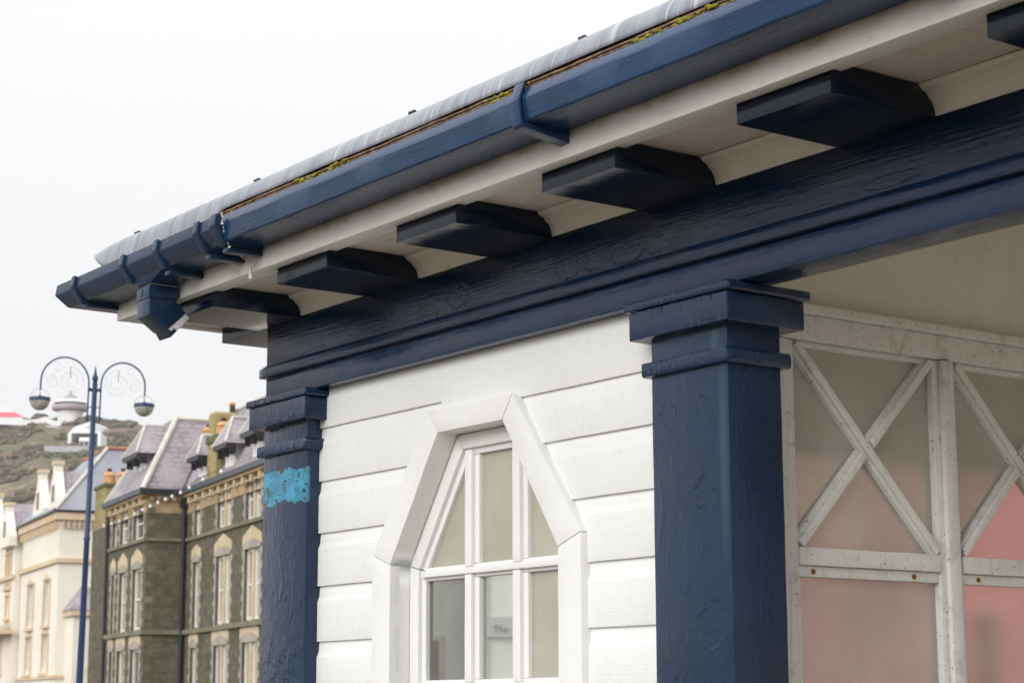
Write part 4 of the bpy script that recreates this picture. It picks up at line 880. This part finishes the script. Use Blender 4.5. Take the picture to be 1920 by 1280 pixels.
# second cream house, further along the row
h2 = empty('gabled_house', T(14, -3, 0), 'pale cream house with a steep front gable and a balcony', 'house')
holes2 = [(10.7, 11.2, 8.0, 9.6), (11.6, 12.1, 8.0, 9.6), (12.6, 13.6, 3.55, 5.3), (15.4, 16.4, 3.55, 5.3), (15.6, 16.6, 6.6, 8.0), (10.8, 11.7, 6.4, 7.4)]
TB().holed(9.75, 19, 0, 10.6, holes2, .35, .3).q((9.75, .35, 0), (9.75, .35, 10.6), (9.75, -7, 10.6), (9.75, -7, 0)).q((19, .35, 0), (19, -7, 0), (19, -7, 10.6), (19, .35, 10.6)).build('wall', M_cream, h2, smooth=None)
for h in holes2: c_window(h, h2, .35)
TB().q((9.7, .6, 10.7), (19.2, .6, 10.7), (19.2, -3, 13.4), (9.7, -3, 13.4)).q((9.7, -7.2, 10.7), (9.7, -3, 13.4), (19.2, -3, 13.4), (19.2, -7.2, 10.7)).build('roof', M_slt, h2, smooth=None)
TB().tbox(9.7, 19.2, .351, .62, 10.45, 10.7).tbox(9.7, 19.2, .351, .5, 8.3, 8.5).build('string_course', M_creamd, h2, smooth=None)
gablet(10.9, 3.0, 10.0, 12.2, .75, .4, h2); gablet(14.4, 2.8, 10.6, 13.0, .75, .4, h2); gablet(17.6, 2.6, 10.6, 13.0, .75, .4, h2)
bal = TB().tbox(9.3, 18.5, .36, 1.2, 5.42, 5.6).build('balcony', M_creamd, h2, smooth=None)
TB().tbox(9.3, 18.5, 1.08, 1.2, 6.1, 6.25).tbox(9.3, 18.5, 1.1, 1.16, 5.6, 6.1).build('balcony_rail', M_creamd, bal, smooth=None)
for k in range(24): TB().tbox(9.45+.38*k, 9.6+.38*k, 1.161, 1.22, 5.72, 6.0).build('baluster', M_cream, bal, smooth=None)
TP = TPs

# ================================================================== houses behind the shelter, seen through its glass
M_pink = plain('pink_render', (.47, .205, .195), .85, (.52, .24, .22), .6, .004)
class LB(MB):
    def lbox(s, l0, l1, d0, d1, z0, z1):
        return s.add([at(*p) for p in [(l0, d0, z0), (l1, d0, z0), (l1, d1, z0), (l0, d1, z0), (l0, d0, z1), (l1, d0, z1), (l1, d1, z1), (l0, d1, z1)]], [(0, 3, 2, 1), (4, 5, 6, 7), (0, 1, 5, 4), (1, 2, 6, 5), (2, 3, 7, 6), (3, 0, 4, 7)])
def l_house(name, label, l0, l1, d, zt, mat, wins, trim):
    h = empty(name, at((l0+l1)/2, d+3, 0), label, 'house')
    LB().lbox(l0, l1, d, d+8, 0, zt).build('wall', mat, h, smooth=None)
    LB().lbox(l0-.1, l1+.1, d-.3, d-.001, zt-.5, zt).build('cornice', trim, h, smooth=None)
    LB().lbox(l0+.3, l1-.3, d+.5, d+7.5, zt, zt+1.2).build('roof', M_slt, h, bevel=.4, seg=1, smooth=None)
    for (a, b, z0, z1) in wins:
        w1 = LB().lbox(a-.12, b+.12, d-.06, d-.001, z0-.12, z1+.12).build('window', trim, h, smooth=None)
        LB().lbox(a, b, d-.075, d-.061, z0, z1).build('pane', M_pan, w1, smooth=None)
    return h
M_trimw = plain('white_trim', (.78, .77, .72), .6)
M_pinkd = plain('pale_pink_trim', (.62, .36, .33), .8)
ph = l_house('pink_house', 'pink rendered house seen through the glass of the shelter screen', 5.4, 18, 47, 7.9, M_pink, [(10.75, 11.3, 1.5, 3.75), (14.6, 15.8, .8, 4.0)], M_pinkd)
for l_, w_ in ((7.75, .40), (5.5, .7)): LB().lbox(l_, l_+w_, 46.7, 46.999, 5.1, 7.35).build('pilaster', M_cream, ph, smooth=None)
wh = l_house('white_house', 'white painted public house seen through the hazed window panes', -5.5, 5.2, 46, 7.2, M_trimw, [(-2.6, -1.7, 1.3, 3.1), (1.2, 2.0, 1.3, 3.1)], M_lead)
for l_ in (-.75, .02): LB().lbox(l_, l_+.16, 45.85, 45.999, 0, 6).build('pilaster', M_trimw, wh, smooth=None)
sg_ = LB().lbox(-.58, .01, 45.82, 45.998, 3.18, 3.62).build('sign_board', plain('sign_grey', (.45, .45, .44), .6), wh, smooth=None)
fc = bpy.data.curves.new('sign_lettering', 'FONT'); fc.body = 'The'; fc.size = .22; fc.extrude = .01; fc.align_x = 'CENTER'
tmp = bpy.data.objects.new('tmp_text', fc); col.objects.link(tmp); bpy.context.view_layer.update()
tme = bpy.data.meshes.new_from_object(tmp.evaluated_get(bpy.context.evaluated_depsgraph_get())); bpy.data.objects.remove(tmp)
fo = link('sign_lettering', tme, plain('sign_black', (.03, .03, .03), .5)); fo['kind'] = 'stuff'
fo.parent = sg_; fo.matrix_parent_inverse = world_mat(sg_).inverted()
p_ = at(-.28, 45.80, 3.28)
rv = Vector((HY, -HX, 0)); fo.matrix_basis = Matrix(((rv.x, 0, -HX, p_.x), (rv.y, 0, -HY, p_.y), (0, 1, 0, p_.z), (0, 0, 0, 1)))

# ================================================================== on the hilltop
M_wh = plain('white_paint_far', (.80, .80, .79), .7, (.70, .70, .70), .4)
M_wh2 = plain('pale_grey_far', (.36, .37, .385), .7, (.43, .435, .45), .4)
M_dk = plain('dark_interior', (.09, .09, .11), .8)
D_ = 632; oc = at(-141.7*D_/630, D_, 0)
ob = empty('lookout_pavilion', (oc.x, oc.y, 93), 'round white lookout pavilion with a conical roof and gallery on the hilltop', 'pavilion')
def lat_(prof, nm, m): return MB().lathe(prof, (oc.x, oc.y, 0), 20).build(nm, m, ob, smooth=30)
lat_([(4.0, 90.5), (4.0, 95.9), (0, 95.9)], 'drum', M_wh)
lat_([(4.0, 95.3), (5.7, 95.7), (5.8, 96.9), (5.5, 96.95), (5.5, 96.0), (4, 96.0)], 'gallery', plain('gallery_band', (.36, .25, .27), .8))
lat_([(5.52, 96.3), (5.85, 96.3), (5.85, 97.0), (5.52, 97.0)], 'gallery_rail', M_wh2)
lat_([(3.75, 95.9), (3.75, 98.3), (0, 98.3)], 'upper_drum', M_wh)
lat_([(5.3, 97.9), (5.4, 98.15), (4.6, 98.9), (3.6, 98.8), (5.3, 97.9)], 'eave', M_wh)
lat_([(4.6, 98.9), (2.6, 99.6), (1.2, 100.7), (.45, 100.9), (.4, 101.3), (.2, 101.9), (0, 102.3)], 'roof', plain('lead_roof_far', (.23, .235, .25), .7, (.28, .285, .30), .4))
mq = empty('marquee', at(-163.6*D_/630, 636, 92), 'white marquee with a red roof band on the hilltop', 'marquee')
def cone(l, d, rings, nm, m): MB().add([at(l+r*sx_, d+r*sy_*.8, z) for r, z in rings for sx_, sy_ in ((-1, -1), (1, -1), (1, 1), (-1, 1))], [(i*4+k, i*4+(k+1) % 4, i*4+4+(k+1) % 4, i*4+4+k) for i in range(len(rings)-1) for k in range(4)]).build(nm, m, mq, smooth=None)
cone(-164.9, 636, [(8.2, 92.0), (8.2, 93.3)], 'wall', M_wh); cone(-164.9, 636, [(8.4, 93.3), (4.6, 95.4)], 'roof_band', plain('red_canvas', (.62, .10, .12), .7)); cone(-164.9, 636, [(4.6, 95.4), (.3, 97.2)], 'roof_top', M_wh)
fn_ = empty('picket_fence', at(-150, 622, 91), 'white boarded fence running along the brow of the hill', 'fence')
fp = [(-178, 91.6), (-166, 91.6), (-158, 91.3), (-152, 90.9), (-150, 91.2), (-147.5, 92.0), (-145, 90.7), (-139, 90.0), (-134, 89.6)]
for (a, za), (b, zb) in zip(fp, fp[1:]):
    n = max(1, int((b-a)/2.0))
    for k in range(n):
        l0 = a+(b-a)*k/n; l1 = a+(b-a)*(k+1)/n-.05; z0 = za+(zb-za)*k/n; z1 = za+(zb-za)*(k+1)/n
        MB().add([at(l0, 622, z0-1.6), at(l1, 622, z1-1.6), at(l1, 622, z1+.35), at(l0, 622, z0+.35), at(l0, 622.2, z0-1.6), at(l1, 622.2, z1-1.6), at(l1, 622.2, z1+.35), at(l0, 622.2, z0+.35)], [(0, 1, 2, 3), (7, 6, 5, 4), (3, 2, 6, 7), (0, 4, 5, 1), (1, 5, 6, 2), (0, 3, 7, 4)]).build('fence_panel', M_wh, fn_, smooth=None)
fl = empty('lower_fence', at(-146, 612, 88), 'low white fence slanting down to the railway station', 'fence')
for k in range(7):
    l0 = -150.5+1.9*k; z0 = 89.5-.33*k; MB().add([at(l0, 612, z0-1.6), at(l0+1.85, 612, z0-1.9), at(l0+1.85, 612, z0-.75), at(l0, 612, z0-.45), at(l0, 612.2, z0-1.6), at(l0+1.85, 612.2, z0-1.9), at(l0+1.85, 612.2, z0-.75), at(l0, 612.2, z0-.45)], [(0, 1, 2, 3), (7, 6, 5, 4), (3, 2, 6, 7), (0, 4, 5, 1), (1, 5, 6, 2), (0, 3, 7, 4)]).build('fence_panel', M_wh, fl, smooth=None)
# cliff railway station: stepped white gables over a dark mouth
st_ = empty('cliff_railway_station', at(-122.5, 563, 73), 'white cliff railway station with stepped striped gables and a dark mouth', 'station')
def gpoly(d0, d1, wl_, zb, ze, za, nm, m, off=0):
    pts = [(-122.2-wl_+off, zb), (-122.2+wl_+off, zb), (-122.2+wl_+off, ze), (-122.2+off, za), (-122.2-wl_+off, ze)]; n = 5
    return MB().add([at(l, d0, z) for l, z in pts]+[at(l, d1, z) for l, z in pts], [tuple(range(n)), tuple(range(2*n-1, n-1, -1))]+[(i, (i+1) % n, n+(i+1) % n, n+i) for i in range(n)]).build(nm, m, st_, smooth=None)
for k in range(4):
    gpoly(563+k*2.2, 565.0+k*2.2, 4.5+.14*k, 78.9+.6*k, 79.3+.72*k, 80.55+.86*k, 'gable', M_wh)
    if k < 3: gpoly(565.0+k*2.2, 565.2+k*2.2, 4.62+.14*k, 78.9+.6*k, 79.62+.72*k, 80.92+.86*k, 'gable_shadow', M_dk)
for l_ in (-127.0, -118.5): MB().add([at(a, b, z) for z in (72.5, 78.9) for a, b in ((l_, 562.8), (l_+1.0, 562.8), (l_+1.0, 571), (l_, 571))], [(0, 3, 2, 1), (4, 5, 6, 7), (0, 1, 5, 4), (1, 2, 6, 5), (2, 3, 7, 6), (3, 0, 4, 7)]).build('side_wall', M_wh, st_, smooth=None)
LB().lbox(-126.0, -118.5, 570, 570.4, 73, 79.4).build('back_wall', M_dk, st_, smooth=None)
cg = empty('railway_carriage', at(-122.1, 563.5, 74.4), 'white railway carriage waiting in the station mouth', 'carriage')
LB().lbox(-123.7, -120.7, 562.3, 564.8, 76.4, 77.6).build('carriage_roof', M_wh, cg, bevel=.15); LB().lbox(-123.5, -120.9, 562.6, 564.6, 74.3, 76.38).build('carriage_body', M_dk, cg)
for l_ in (-123.5, -122.2, -120.9): LB().lbox(l_-.08, l_+.08, 562.4, 562.58, 74.3, 76.4).build('carriage_post', M_wh, cg)
dk_ = LB().lbox(-131.2, -119.2, 553, 562.2, 72.2, 73.9).build('platform', M_wh2, None); tag(dk_, 'grey boarded platform below the cliff railway station', 'platform')

# ================================================================== sea air
hz_ = MB().box(-900, 900, -900, 900, -1, 104).build('haze', None, None, smooth=None)
hm = bpy.data.materials.new('sea_haze'); hm.use_nodes = True; hn = hm.node_tree; hn.nodes.clear()
pv = hn.nodes.new('ShaderNodeVolumePrincipled'); pv.inputs['Density'].default_value = .00022; pv.inputs['Color'].default_value = (.92, .94, .97, 1)
ho = hn.nodes.new('ShaderNodeOutputMaterial'); hn.links.new(pv.outputs[0], ho.inputs['Volume']); hz_.data.materials.append(hm)
hz_['kind'] = 'stuff'; tag(hz_, 'thin pale sea haze filling the air over the town', 'haze')
